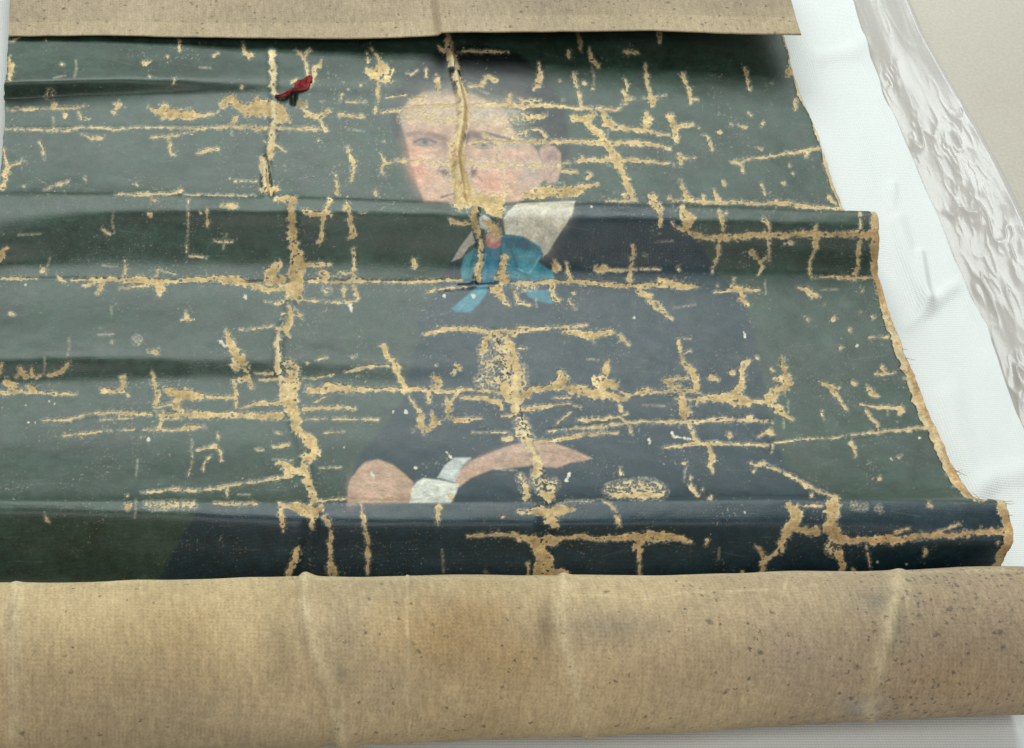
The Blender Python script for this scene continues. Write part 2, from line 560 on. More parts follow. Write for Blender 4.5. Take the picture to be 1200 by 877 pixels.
# Each block: survey tile origin, then one crack or loss per line as
# x,y,halfwidth triples in tile units (4 to the pixel); m = speckled, w = pale.
TILES = {
(0, 30): """
50,75,5 95,55,5
45,165,14 50,200,20 45,245,10
35,398,6 150,392,6 250,390,7 330,390,7 400,378,5
250,375,14
300,420,14
370,405,8 380,440,7
400,435,4 420,440,4
550,375,16
525,405,9
695,385,6 735,405,14 770,405,32 830,415,24 900,418,20 940,425,9 1015,412,8
1040,375,14 1075,345,25 1110,375,25 1150,400,25 1196,410,22
1196,350,18
1095,450,12 1100,430,10
20,485,4 150,490,5 300,492,6 370,480,6 450,478,5 540,490,6 650,478,4 760,480,5 860,480,7 950,485,6 1050,475,8 1196,478,8
700,525,4 770,520,7 830,512,6 950,485,5
790,525,9 795,570,7 802,600,10
380,510,4 430,530,6 480,525,7 490,515,4
185,545,4 200,580,5 205,630,4
920,600,5 965,585,10 1025,578,5
15,580,8 30,640,8 40,680,12 20,700,10
45,655,5 110,638,5
10,755,12 35,700,5
205,768,5 260,750,6 320,732,7
110,752,3
400,720,8
640,745,6
540,790,5 700,790,7 800,788,6 840,772,14
860,792,3 1196,797,4
710,815,12
1100,728,4 1196,730,3
1035,845,8 1070,847,14 1105,845,10
960,865,8
835,70,6 838,120,6
675,175,14 700,170,6
780,145,6
1000,145,5 1020,130,5
1135,80,6 1140,125,8 1165,140,14
290,182,6
215,70,4
700,240,4
810,270,5 815,250,3
1128,288,8
m 230,320,18
""",
(300, 30): """
70,130,12 80,200,12 75,280,14 85,330,12
0,380,35 50,390,40 100,410,40 150,440,15
215,370,22
340,400,12 290,430,12 240,420,18
310,355,8
0,485,10 130,485,7 220,482,8 310,490,8
300,440,7 325,490,9
85,460,15 75,520,15 70,580,18 65,620,14
90,560,5 140,590,5
40,545,4 80,560,4
30,620,12 40,700,14 45,770,14 95,765,12
190,118,8 225,150,10 235,185,7 240,225,8
250,115,8 225,150,8
305,165,6 300,185,8 265,200,8 275,235,8 250,290,8
165,265,6 190,255,5
515,130,4 525,170,6
535,105,4 575,155,8 590,200,25 560,225,30 530,215,18
600,210,18 620,220,18 610,260,18
560,230,24 570,270,12 572,340,9 560,370,6 560,410,8
580,405,6 650,402,6 740,382,7 860,375,9 940,375,8
420,358,5 510,360,5
395,420,10 440,425,8 500,425,9
400,320,5 395,360,4
605,338,5 700,325,5
430,295,4
490,280,6
705,225,4 725,232,5 755,210,4
795,205,4 795,240,4
845,250,16 850,280,15 850,300,8
895,60,12 905,110,22 910,150,22 930,210,18 945,270,22 965,330,24 975,380,24 965,440,22 955,510,22 935,570,30
935,570,32 940,620,40 945,680,38 960,740,42 965,800,48
m 940,700,46 965,760,56 975,800,66
850,95,4 880,130,8
940,120,6 1060,122,7 1180,127,6
1000,285,8 1050,278,10 1080,240,10 1125,260,8
720,345,8 780,345,10
m 680,440,12 760,420,20 860,440,18 940,440,18 1050,445,10 1196,440,14
990,375,8 1080,370,8 1180,372,12
1180,330,10 1185,372,12
m 1170,480,18
1000,550,6 1060,540,7 1140,545,10 1196,545,8
1060,510,8 1100,530,8
m 1140,560,12 1130,620,9 1150,700,8 1170,790,8
600,650,5 650,635,7 740,635,7
m 740,635,12 860,645,14 910,660,14
m 1000,650,12 1100,660,12 1196,650,14
585,600,6 600,640,10 585,670,8 597,700,6
425,575,8 440,610,9 458,640,14 455,690,9 445,728,7
370,700,5 378,745,8 380,790,12
595,545,9
290,540,4
560,790,10 560,770,6
""",
(600, 30): """
305,30,12 318,70,10 318,110,10
690,30,12 690,80,6
125,180,6 128,230,12 120,275,14 100,300,6
265,120,8 268,150,7
360,110,6 372,160,10 405,190,8
535,125,10 580,127,10
285,225,9 295,260,7 310,320,7 320,370,6
340,270,8
375,297,6
222,262,5
240,355,6
0,375,12 60,380,12 130,372,9 220,378,8 300,388,8 400,390,7 490,395,7 530,365,8 530,325,9 520,310,7
535,310,6 540,280,6 525,255,5
530,345,8 570,343,4
m 0,430,24 80,435,18
80,435,14 150,425,12
40,350,8 130,352,6
620,185,7 630,230,10 630,280,8 645,320,10 655,350,22 655,375,10
610,342,4 720,328,4
795,235,12 810,265,8 830,300,7 835,365,7
835,345,8 865,345,6
1090,200,7 1100,250,8 1108,300,8
290,440,18 350,440,20 380,420,18
360,470,18 400,500,20 430,540,16 460,580,14 480,610,20 500,650,25 520,700,14 545,750,16 565,800,16
420,400,12 440,450,25 480,478,12 550,485,10 620,490,14 660,505,8 730,512,8
625,410,10 635,450,20 620,480,18
m 0,520,16 60,500,12
60,500,8 70,485,6 130,490,6 160,520,8
0,545,10 100,545,10 200,545,9 330,545,10 430,550,10 540,550,12 640,555,10 740,578,6
240,645,7 300,635,9 380,628,9 450,630,14 520,630,10 620,635,7 755,648,6
320,605,4 350,640,6
230,680,7 300,690,7
360,705,14
60,795,16 150,778,28 250,778,30 310,770,22 350,752,10 395,745,10
m 0,655,12 100,658,12 220,658,12
735,420,14 755,470,16 770,540,10
755,475,10 845,465,8
880,517,4 910,515,6 920,550,8 935,578,6
870,480,5
970,500,10
1020,465,8
1055,465,6 1090,478,9
1165,458,12
1115,420,8 1105,410,5
780,605,10 788,650,10
770,620,6 850,620,6
1020,640,6 1070,640,9 1120,622,6 1196,618,6
1070,650,10 1080,690,5
1140,570,4 1165,580,10
785,725,8 800,770,10 815,805,16
980,725,8 990,745,7
1165,745,8 1180,790,7
945,775,6 960,810,14
890,800,10
440,822,4 520,820,8 580,820,5
530,795,14
655,805,20 660,825,18 690,860,12
735,803,10
755,822,6 830,815,10 930,830,9 1020,828,8 1110,830,8 1196,838,6
w 370,845,8
""",
(900, 30): """
95,225,18 110,200,10 125,250,8
15,275,4
128,390,10 130,350,8
0,615,7 80,600,7 150,590,8 240,575,7
180,610,8
95,655,8
115,695,6
70,740,6
260,640,6 280,700,6 310,770,10 340,820,14
280,800,8 310,830,8
0,835,8 60,825,14 130,840,8 250,850,5 370,860,5
""",
(0, 220): """
0,330,14 15,300,12 35,278,5
480,195,5 510,215,5
700,130,12
720,60,14
965,100,6 970,150,9 968,185,5
940,118,5
1000,248,5 1085,255,5
880,60,2.5 880,200,3 870,300,2.5
880,320,4 965,325,4
200,383,12 220,380,6
0,425,3 60,425,6 170,425,6
270,420,8 310,440,8
330,432,6 400,430,8 480,435,14 540,430,10 600,432,14 680,435,16 740,440,16 800,438,8 850,432,8 940,430,10 1000,425,12 1100,430,20 1196,460,15
395,460,8 440,450,8
470,465,14 455,490,10
560,470,6 620,465,6 690,455,8
735,385,6 735,430,10 750,480,20 745,500,8
585,340,7 585,400,8
760,390,4 820,405,5
w 120,457,8
w 275,460,5
w 180,465,5
w 30,460,6
w 1140,500,8 1150,520,6
50,592,8 70,595,5
870,580,5 875,615,14
845,620,4 895,620,4
m 640,715,14
525,725,5
740,770,12 690,765,5
1060,670,10 1080,740,18 1110,800,22 1150,850,16
1085,830,8 1110,850,12
w 1030,720,8 1050,745,6
1120,663,4 1196,660,5
""",
(300, 220): """
30,20,14 60,30,14
100,55,12 180,60,18 160,90,12
160,100,15 170,150,20 170,220,20 180,290,18 200,350,36 190,410,38 180,470,42 190,510,28 150,520,15
100,360,20 70,400,28 60,440,20 130,430,20
0,465,12 60,480,14 130,470,14
130,530,8 100,545,6 40,535,3
240,360,12 300,360,12 350,360,6
310,390,18 330,410,16 290,440,12
390,400,6 440,400,5
250,437,7 340,440,8 420,440,8 480,437,7 560,437,6 650,440,6 740,442,8 800,440,8 900,432,7 960,432,6
220,525,5 320,535,5 410,538,6 470,530,7
410,460,8 410,500,8 415,530,8
455,460,8 470,500,10 480,520,6
w 440,550,10 445,575,7
m 330,480,14
220,105,8 260,125,14 300,125,16 340,110,10
345,55,10 330,90,10 315,130,10 310,190,9 300,250,8 285,258,5
350,130,6
410,110,8 430,75,10 435,120,12 440,170,12 455,220,14 430,240,5
455,290,6 460,350,6 455,400,10 455,440,10
485,118,4 510,118,3
380,10,8
555,30,10
735,340,10 740,370,12 755,360,6
1030,60,22 1025,90,22 1020,150,18 1015,180,12
1060,60,30 1100,80,44 1130,120,30 1130,60,26
1075,160,16 1120,190,20 1130,230,10
1030,190,14 1040,230,12
920,160,16 960,165,8 1010,170,8
m 1110,215,28
1050,250,12 1050,300,12 1045,360,14 1030,410,18 1045,430,10
1160,330,16 1150,390,20 1165,430,25 1120,420,10
800,488,6 870,475,7 980,468,6
w 880,508,9
w 1015,510,12
1100,480,14 1140,500,18 1160,530,14 1185,555,6
1130,470,18
155,560,8 160,590,14 150,640,14 130,670,16 155,700,5
120,595,5 200,600,6 220,620,5
175,570,5 215,600,5
0,660,4 70,650,6
110,670,14 100,720,12 100,780,12 105,840,12 105,877,12
150,830,10 190,840,10 180,870,8
580,740,6 600,745,14 610,790,9 640,815,10 660,840,14 665,877,12
415,862,5 480,850,6 520,835,6 620,832,4
240,818,7
280,805,3 330,795,4
455,793,6
785,690,7 830,675,10 900,660,12 980,660,12 1060,675,12 1120,680,12 1196,675,12
1080,700,16 1060,760,14
m 1060,760,18 1070,820,22 1075,870,22
m 1140,720,34 1150,800,40 1140,860,40
1180,700,12 1180,860,10
930,830,8 950,850,8
840,830,6
""",
(600, 220): """
0,445,7 100,445,8 200,440,8 290,440,8 400,448,9 480,458,10 560,460,12 700,455,12 770,455,16 830,462,10 870,462,6
m 20,462,14 100,465,12
680,420,6 700,440,20 740,450,20
10,480,8 30,535,10 85,550,6
200,340,6 205,380,18 190,360,8
190,440,14 185,480,12 200,520,10 225,535,7
255,355,6 262,400,8 275,435,12
285,495,10
265,530,6 295,565,6
395,380,14 425,380,16 450,385,8 520,387,6 600,380,6 690,382,6
565,280,12 570,310,10 555,360,8 550,430,12
620,320,7
580,485,10 640,515,14 680,555,12 720,595,10 750,615,7
960,460,6
940,490,4 1010,487,6 1030,475,20 1100,480,10 1150,482,9
1035,430,6 1040,460,10
1070,510,14 1095,545,12
690,90,12 695,150,12 690,175,10
745,160,6 760,185,6 800,190,10 860,225,14 920,235,12
800,110,20 825,150,30 810,190,18
930,235,14 1000,235,16 1100,225,14 1196,218,16
960,110,8 985,150,12 985,200,10
965,245,8 965,310,8 945,360,6 935,400,5
1000,120,5
1120,300,14 1150,335,8 1170,370,8 1150,410,6
1190,320,6 1165,345,6
1175,150,8 1196,170,6
775,380,8
0,690,12 30,665,12 110,662,9 200,655,8 350,645,6
240,675,10 330,685,16 380,695,20 450,675,12 500,690,9 545,735,7
380,720,8
0,745,18 15,800,14 25,870,12
20,750,5 70,755,4
w 570,610,9
w 1080,670,5 1090,700,6
780,715,8 785,770,8 800,820,10 840,860,18
800,708,4 830,708,4
800,775,5 830,765,5
440,820,12 440,860,18
230,865,14
1145,795,8
1100,815,12 1070,850,12
1025,860,14
""",
(900, 220): """
0,75,10 60,72,14 120,90,6 260,100,3
0,225,14 100,220,14 215,215,18 300,220,10 380,222,16 480,220,18 500,210,10
5,180,7 5,340,6
220,185,10 225,240,16 220,290,8 195,350,5 195,410,5
105,255,10
75,260,6
430,120,6 430,190,6
430,250,10 420,310,8 420,360,6 412,400,14
200,418,6 300,418,6 400,425,8 490,422,5
440,480,7
485,130,8 495,200,10 490,300,12 500,400,14 520,480,14 550,545,22 590,610,30 640,680,38 680,760,44 690,860,40
560,650,8 600,640,14
470,698,4 560,700,5
600,730,15
140,468,5 180,480,10 215,505,14 240,515,6
265,550,8
180,615,10
305,615,12
380,670,8
340,750,10
490,608,9
430,580,4
w 415,740,8
65,800,10 75,850,14
20,855,10
540,845,14
510,868,6 590,868,6
""",
(0, 420): """
0,60,12 10,30,8
30,110,20 60,130,18 70,150,14
75,90,8 95,60,16 120,85,16
145,80,6 150,45,5
120,85,8 240,80,8 280,65,12 300,50,12 320,25,6
140,130,14 160,150,12
0,160,10 100,160,10 200,162,7 300,170,8 360,170,5
485,155,14 530,150,14 570,150,10 580,110,10 575,95,14
600,175,8
715,70,10 720,120,10 740,165,12 725,200,10 725,250,10
770,150,12 830,170,28 890,175,28 950,182,12 1030,185,7 1100,185,8
830,200,14 820,230,14 850,245,14
740,230,5 800,215,7
205,292,6 330,287,7 420,262,7 520,256,7 620,262,9 720,265,5 770,268,8 860,265,12 930,265,18 1000,268,14 1100,268,14 1196,270,14
470,290,4 540,285,5 620,280,4
765,250,8 755,300,8 740,335,7
765,283,5 850,280,6
w 130,300,5
w 165,300,4
300,362,6 375,355,8 440,347,7 520,340,5
560,337,4 625,333,4
670,335,5 740,335,7 820,335,6 890,325,12 960,322,6
380,370,8
w 690,380,8
660,368,4
920,430,5 980,420,7 1000,415,14 1030,430,8 1035,480,7
1020,380,5 1015,350,5
980,460,6 955,490,4 950,530,4
895,380,2.5 900,480,2.5 880,550,3
660,628,5 740,625,6 820,612,8 900,622,7 1000,612,7 1050,600,7 1100,590,7 1196,578,7
1065,600,8 1060,650,5
1110,20,12 1130,0,20 1150,40,14
1090,100,6 1100,150,10 1105,230,8
1130,100,14 1160,90,14 1180,140,10
1120,235,4 1196,215,8
600,690,18 590,700,14
m 690,685,12 760,690,14 830,685,14 900,685,14
1000,680,5 1100,682,7 1196,680,7
225,760,7 215,735,4
w 65,662,5
595,645,4
w 355,645,4
w 230,203,5
w 255,215,5
w 120,222,4
""",
(300, 420): """
100,0,12 105,80,12 130,120,20
m 150,40,30 180,60,24
170,100,32 150,160,38 165,220,32 180,280,28 190,340,20 220,360,22 260,400,34 280,450,18 240,470,25 220,520,20 240,570,18 265,640,18 270,660,18
0,70,5 80,72,6
20,100,6 120,100,8
0,212,10 120,208,10
0,270,14 120,270,16
220,95,6 290,90,6 360,75,4
m 250,150,18
330,140,24 400,140,22 460,150,14 540,148,10 600,145,7 700,150,10 740,145,12 800,150,8 880,158,9 980,150,8 1040,150,8 1150,160,10
240,155,10 330,145,16
280,205,5 320,185,6
225,240,14 300,235,9 380,232,8 460,235,7
220,285,4 330,285,5
360,285,6 450,287,6 570,288,5
410,65,4 480,50,7 520,40,7 620,35,5
640,10,14 660,60,12 680,110,12 700,150,14
715,180,6 740,220,8 770,260,10 770,310,20 780,350,9
820,260,8 840,300,16 800,335,14
730,340,4
w 700,250,14
w 640,250,6
840,95,20 860,120,12 820,140,12 805,200,14
890,190,8 900,240,14 890,280,10 940,290,14 1000,288,8 1050,282,6
935,175,10 910,210,10
950,185,7 1040,185,10 1130,205,14 1150,240,8
915,70,8 945,45,10
m 1100,20,46 1120,80,56 1150,110,40
1160,130,24 1180,180,25
m 1050,110,26
80,415,6 150,410,10
100,490,12 160,510,20 140,540,12
160,540,14 200,520,10
0,580,6 80,565,7 150,555,8
0,430,5 30,430,4
90,350,4 120,355,4
320,350,4 410,345,4
w 410,420,6
300,515,2.5 400,512,2.5
300,665,6 420,657,6
110,680,10 120,740,14 128,810,5
130,685,10 200,700,25 260,710,38 300,700,20
260,760,12 262,800,8
320,740,12 345,790,8 350,840,10 340,877,10
490,680,8 500,740,10 510,800,8 525,850,10 522,877,8
855,690,12 850,730,10 848,770,8
910,640,10 915,665,6
580,640,8 595,655,5
w 540,540,10 550,555,6
w 890,440,5 915,470,7
w 745,515,9
990,832,7 1060,825,8 1130,822,10 1196,825,10
1150,380,6 1196,375,10
1010,348,3 1180,348,3
1150,270,5 1196,270,8
1150,740,6
""",
(600, 420): """
15,10,18 20,60,20 15,130,26 25,200,28 20,250,25
m 40,60,26 30,130,40
m 40,300,30 50,350,36 80,400,30
60,370,12 80,400,20 100,440,20 120,500,20 110,540,16
m 120,550,28 140,600,32 190,590,26
150,640,20 190,640,20
m 40,560,14 60,600,22
60,600,12 70,650,20
60,170,25 90,150,14 180,140,12 220,120,25 240,100,22 230,60,8
250,140,20 320,155,25 380,165,25 450,175,20 500,190,14 545,185,9
400,110,25 440,120,30 480,125,22
440,70,18 435,25,12
50,240,12 120,232,10 200,218,7 270,212,5
190,188,4 270,185,5
290,225,7 320,232,6
510,160,8 545,175,10
560,175,6 620,155,16 680,160,7 780,150,8 850,155,10
205,310,5 240,280,6 270,255,5
505,220,8 510,250,8
305,290,6 350,290,9 430,285,9 500,272,8 540,260,6
510,280,8 545,320,10 558,355,5
165,345,4 260,335,5 350,328,6 420,322,7 520,308,7 600,298,7 700,300,8 800,300,9 880,298,8 980,290,12 1060,290,10 1130,295,7 1196,298,6
1110,275,12
110,390,6 200,385,7 270,370,12 330,358,9 420,353,6 495,350,6
790,0,8 815,45,10 850,75,18 860,120,16 870,170,10 862,220,6
710,100,8 730,110,16 770,90,8 820,95,8
730,125,8 780,130,8
790,160,12 795,210,18 805,250,30 800,280,18
830,310,8 850,360,8 865,390,14
760,190,5 860,195,6 920,190,16 980,190,24 1040,190,34 1100,205,20 1150,205,8 1196,205,12
940,85,16
920,95,8 965,98,8
1030,65,12
1100,20,12 1070,45,8 1080,95,14 1070,130,14 1040,160,14
1196,180,20
w 640,380,7 645,400,7
w 745,350,8 760,370,9 830,378,7
710,420,6 790,408,8 870,400,10 960,400,9 1050,405,7 1130,405,8 1196,412,6
920,410,9 935,460,14 925,510,14 940,540,6
1015,360,12
1155,365,6 1196,345,10
1115,490,8 1130,500,10 1170,490,8 1196,505,6
1130,530,8
805,490,9
505,520,10 510,545,7
w 268,540,8 255,572,10
m 460,620,26 520,610,34 580,612,44 640,612,44 690,625,32
470,640,12 600,640,16 690,640,12
830,550,5 840,600,12 865,645,10
890,612,5
925,650,10
30,715,8 80,720,12 150,710,25 220,710,30 290,705,8
180,750,30 200,780,20
400,660,5 450,680,7 480,710,10 490,760,12 500,780,10
250,668,3 380,670,3
w 1085,718,9
0,825,14 60,840,16 120,860,20 180,860,25 230,840,12 320,830,10 380,845,8 480,840,12 560,835,18 640,835,24 720,830,22 800,845,14 835,855,7
600,865,18 580,877,18
910,850,8 905,870,6
""",
(900, 420): """
70,10,7 75,60,12 100,110,20 60,100,15 30,95,8
20,160,16 60,150,20 90,130,18
20,185,18
10,220,12
50,240,20 80,265,12 120,290,6
15,50,6
15,300,5
10,345,16
235,105,4 290,140,12 320,175,8 350,220,7 370,242,6
300,130,8 330,140,6
400,120,12
465,140,10 490,165,12 515,178,5
250,250,5 258,285,5
430,215,4 510,230,7 600,230,7 620,240,16 615,265,8
460,250,8 480,280,7 510,310,8 515,340,5
500,75,6 590,70,6
540,45,10
630,97,5 670,97,5
15,440,7 20,400,6 160,382,5 300,375,5 420,358,6 520,347,7 640,337,7 775,322,8
385,395,8 405,430,8 410,460,5
610,460,10
w 575,475,6
520,565,8
w 705,375,7
w 710,270,8
690,20,40 700,100,38 730,200,34 760,270,30 800,330,28 840,420,30 870,500,36 900,570,40 950,630,30 1000,655,18
840,540,10 900,590,12
0,510,6 60,530,7 130,565,8 190,600,12 250,630,8 340,655,7
205,645,10
100,690,18 130,720,28 120,780,28 70,830,18 60,870,12
160,690,6 250,690,8
300,690,35 300,740,30 290,800,35 340,840,30
130,800,14 220,810,25
380,850,14 480,850,14 560,835,12 620,805,8 660,795,5
480,855,14 600,850,14 700,830,14 820,830,12 900,820,14 1000,810,16 1100,810,16
790,815,5 890,775,6
755,690,12 752,680,8
m 400,692,10 450,697,10
m 520,705,10
1080,690,10 1110,740,25 1130,800,25 1125,870,22
1075,860,10
""",
(300, 630): """
195,50,12 180,100,22 150,170,14
345,10,9 345,80,8 355,150,18 360,180,20
522,10,8 520,90,10 522,170,4
1075,160,7
""",
(600, 630): """
100,20,25 130,60,32 150,120,40 140,175,40 250,170,15
75,120,8 75,180,8
595,60,14 595,120,8 597,190,8
910,20,8 905,35,6
1140,40,6 1170,70,14 1175,120,14 1170,180,10
1075,165,10
""",
(900, 630): """
60,20,18 60,60,14 20,80,8 0,95,8
m 300,50,30
330,80,18 350,130,14 345,170,10
735,50,9 730,80,9
460,40,4 480,150,3
w 510,112,7
w 648,122,5
1110,40,18 1105,130,18
400,155,10
""",
}
K = 1 / 3.987
for (ox, oy), txt in TILES.items():
    for line in txt.strip().splitlines():
        p = line.split()
        kind = p[0] if p[0] in 'mw' else ''
        pts = [tuple(float(v) for v in q.split(',')) for q in (p[1:] if kind else p)]
        # cracks at the tile rim run on a little so neighbours join
        pts = [(ox + a * K, oy + b * K, c * K) for a, b, c in pts]
        if kind == 'm':
            stroke(MOT, pts, 9)
        elif kind == 'w':
            stroke(PALE, pts, 5)
        else:
            stroke(LOSS, pts, 9, LW)

n_a = vnoise((RH, RW), 3.2, 21, 2)
n_b = vnoise((RH, RW), 10, 22, 2, 1.3)
n_c = vnoise((RH, RW), 46, 23, 3, 1.5)
n_v = vnoise((RH, RW), 5, 24, 1, 0.5)
amp = np.clip(0.45 + 0.50 * LW, 0.75, 3.0)
n_f = vnoise((RH, RW), 2.2, 27)
n_b2 = vnoise((RH, RW), 7, 29, 1)
F = LOSS - 0.16 + amp * (0.50 * n_a + 1.15 * n_b + 0.55 * n_b2 + 0.18 * n_f + .3 * n_v)
# flakes of paint left standing inside the larger losses
F = np.where(LOSS > .8, np.minimum(F, 2.2 - 6.0 * (vnoise((RH, RW), 4.0, 28) * .6 + n_b * .7 - .18)), F)
# speckled abrasion
Fm = np.minimum(MOT * 0.30, 0.35) - 0.25 + 1.25 * n_a + 0.55 * n_b + 0.4 * n_v
F = np.maximum(F, np.where(MOT > -4, Fm, -30))
# stray flecks, thicker round the damage
near = np.exp(np.clip(LOSS, -30, 0) / 5.0)
fl = vnoise((RH, RW), 3.0, 31) + 0.35 * vnoise((RH, RW), 60, 32, 2)
F = np.maximum(F, (fl - (1.16 - 0.27 * near + .12 * n_c)) * 6)
# hairline scratches and age cracks
for i in range(50):
    x, y = rng.uniform(-20, 1150), rng.uniform(60, 660)
    a = rng.choice([0, math.pi / 2]) + rng.normal(0, .12)
    L = rng.uniform(5, 26)
    stroke(F, [(x, y, .18), (x + L * .5 * math.cos(a) + rng.normal(0, 1), y + L * .5 * math.sin(a), .34),
               (x + L * math.cos(a), y + L * math.sin(a), .1)], 2)
P = np.maximum(PALE - .4 + 1.5 * n_a + 1.3 * n_b, (vnoise((RH, RW), 3.4, 41) - 0.985 + .07 * near) * 14)

# ---- the painted image -----------------------------------------------------
COLR = np.zeros((RH, RW, 3), np.float32)
BG = np.array([.022, .047, .032])
COLR[:] = BG
warm = sstep(-.3, .5, n_c)[..., None]
COLR *= (0.9 + 0.25 * warm)
REG = np.zeros((RH, RW), np.uint8)

def poly_sd(pts, pad=14):
    xs_, ys_ = [p[0] for p in pts], [p[1] for p in pts]
    sy_, sx_ = window(min(xs_) - pad, min(ys_) - pad, max(xs_) + pad, max(ys_) + pad)
    px, py = gx[None, sx_], gy[sy_, None]
    d = np.full((sy_.stop - sy_.start, sx_.stop - sx_.start), 1e3, np.float32)
    ins = np.zeros(d.shape, bool)
    for (ax, ay), (bx, by) in zip(pts, pts[1:] + pts[:1]):
        d = np.minimum(d, seg_dist(px, py, ax, ay, bx, by)[0])
        if ay != by:
            ins ^= ((ay > py) != (by > py)) & (px < (bx - ax) * (py - ay) / (by - ay) + ax)
    return sy_, sx_, np.where(ins, d, -d)

def fill(pts, col, soft=1.2, reg=None, wob=0.0):
    sy_, sx_, sd = poly_sd(pts)
    sd = sd + wob * n_b[sy_, sx_]
    m = sstep(-soft, soft, sd)[..., None]
    COLR[sy_, sx_] = COLR[sy_, sx_] * (1 - m) + np.array(col) * m
    if reg is not None:
        r = REG[sy_, sx_]
        r[sd > 0] = reg

def glow(cx, cy, rx, ry, col, a, ang=0.0):
    m_ = 2.6 * max(rx, ry)
    sy_, sx_ = window(cx - m_, cy - m_, cx + m_, cy + m_)
    dx, dy = gx[None, sx_] - cx, gy[sy_, None] - cy
    ca, sa = math.cos(ang), math.sin(ang)
    u, v = (dx * ca + dy * sa) / rx, (-dx * sa + dy * ca) / ry
    m = (a * np.exp(-(u * u + v * v)))[..., None]
    COLR[sy_, sx_] = COLR[sy_, sx_] * (1 - m) + np.array(col) * m

def line(pts, w, col, a):
    f = np.full((RH, RW), -30, np.float32)
    stroke(f, [(x, y, w) for x, y in pts], 4)
    m = (a * sstep(-w * .9, w * .6, f))[..., None]
    COLR[:] = COLR * (1 - m) + np.array(col) * m

R_BG, R_HAIR, R_COAT, R_FACE, R_COLLAR, R_BOW, R_HAND1, R_HAND2, R_CUFF1, R_CUFF2, R_EYE1, R_EYE2, R_EAR, R_BROOCH = range(14)
SKIN = np.array([.45, .285, .185])
# coat
COAT = [(530, 302), (508, 345), (489, 369), (493, 398), (482, 418), (472, 468), (452, 498), (428, 526), (412, 552),
        (404, 590), (238, 592), (210, 632), (180, 690), (1180, 690), (1180, 590), (985, 586), (922, 548), (903, 502), (893, 440), (886, 400),
        (870, 350), (840, 320), (812, 272), (778, 244), (740, 241), (672, 238), (640, 300), (600, 330), (560, 320)]
fill(COAT, (.006, .024, .034), 3.0, R_COAT, 1.5)
glow(700, 370, 170, 20, (.020, .036, .045), .5, .05)
glow(520, 370, 60, 14, (.020, .034, .044), .5)
glow(470, 510, 40, 30, (.014, .026, .032), .4)
glow(820, 430, 40, 60, (.015, .028, .034), .4)
line([(905, 505), (940, 550), (985, 583)], 1.2, (.055, .04, .025), .6)
# hair
HAIR = [(462, 165), (458, 135), (466, 105), (488, 72), (520, 56), (560, 52), (606, 62), (640, 88), (662, 128), (668, 170), (658, 205), (645, 180), (628, 160), (600, 120), (545, 104), (500, 106), (474, 124), (470, 160)]
fill(HAIR, (.0065, .012, .012), 5.0, R_HAIR, 2.0)
# face
FACE = [(469, 138), (471, 148), (474, 158), (479, 178), (484, 196), (489, 215), (497, 236), (560, 240), (608, 237), (631, 219),
        (640, 208), (636, 190), (628, 176), (619, 167), (606, 160), (598, 146), (590, 128), (568, 117), (549, 108), (523, 105), (496, 108), (477, 121)]
fill(FACE, SKIN, 2.6, R_FACE)
EAR = [(632, 175), (640, 170), (650, 172), (657, 180), (658, 198), (653, 213), (642, 216), (635, 205)]
fill(EAR, (.37, .225, .165), 2.0, R_EAR)
glow(644, 184, 5, 7, (.17, .09, .09), .75, .3)
glow(520, 125, 34, 15, (.43, .33, .215), .8)
glow(570, 130, 25, 14, (.40, .33, .25), .7)
glow(530, 105, 40, 8, (.12, .12, .10), .75)
glow(600, 130, 14, 18, (.26, .23, .19), .6)
glow(474, 140, 5, 16, (.25, .20, .16), .6)
glow(489, 196, 11, 24, (.50, .215, .14), .9, -.3)
glow(578, 216, 26, 15, (.52, .235, .155), .85)
glow(600, 182, 25, 10, (.44, .25, .185), .6)
glow(512, 222, 16, 10, (.52, .33, .235), .7)
glow(622, 205, 15, 16, (.33, .24, .20), .75)
glow(607, 168, 22, 6, (.25, .22, .19), .7)
glow(536, 180, 5, 22, (.52, .37, .27), .5)
glow(501, 164, 22, 9, (.24, .125, .11), .9)
glow(521, 168, 6, 13, (.15, .095, .085), .8)
glow(548, 168, 5, 9, (.16, .10, .09), .7)
glow(568, 163, 22, 6, (.22, .145, .125), .75)
glow(552, 205, 5, 16, (.28, .165, .13), .75)
glow(519, 194, 4, 14, (.31, .19, .15), .65)
glow(545, 222, 26, 5, (.32, .20, .155), .5)
line([(478, 158), (492, 156.5), (506, 158), (518, 162)], 2.4, (.13, .085, .075), .65)
line([(546, 160), (553, 157.5), (562, 159)], 3.6, (.07, .045, .042), .8)
line([(567, 155.5), (577, 158.5), (590, 162), (602, 164)], 1.5, (.075, .062, .055), .8)
for ex, ey, rg, hw in ((498, 167, R_EYE1, 11.5), (567, 170, R_EYE2, 12.5)):
    EYE = [(ex - hw, ey), (ex - hw * .5, ey - 3), (ex + hw * .3, ey - 3.2), (ex + hw, ey + .5), (ex + hw * .4, ey + 3.4), (ex - hw * .5, ey + 3)]
    fill(EYE, (.26, .22, .18), 2.0, rg)
    glow(ex, ey, 5.4, 3.6, (.075, .080, .066), .9)
    glow(ex, ey, 2.4, 2.4, (.02, .02, .02), .8)
    line([(ex - hw - 1, ey), (ex - hw * .4, ey - 3.4), (ex + hw * .4, ey - 3.2), (ex + hw + 1, ey + .8)], 1.3, (.085, .055, .052), .85)
    line([(ex - hw * .8, ey + 3.2), (ex, ey + 5), (ex + hw * .8, ey + 3.6)], 1.0, (.19, .115, .095), .7)
    line([(ex - hw * .9, ey - 5), (ex, ey - 6.5), (ex + hw * .9, ey - 4.5)], .8, (.19, .115, .095), .5)
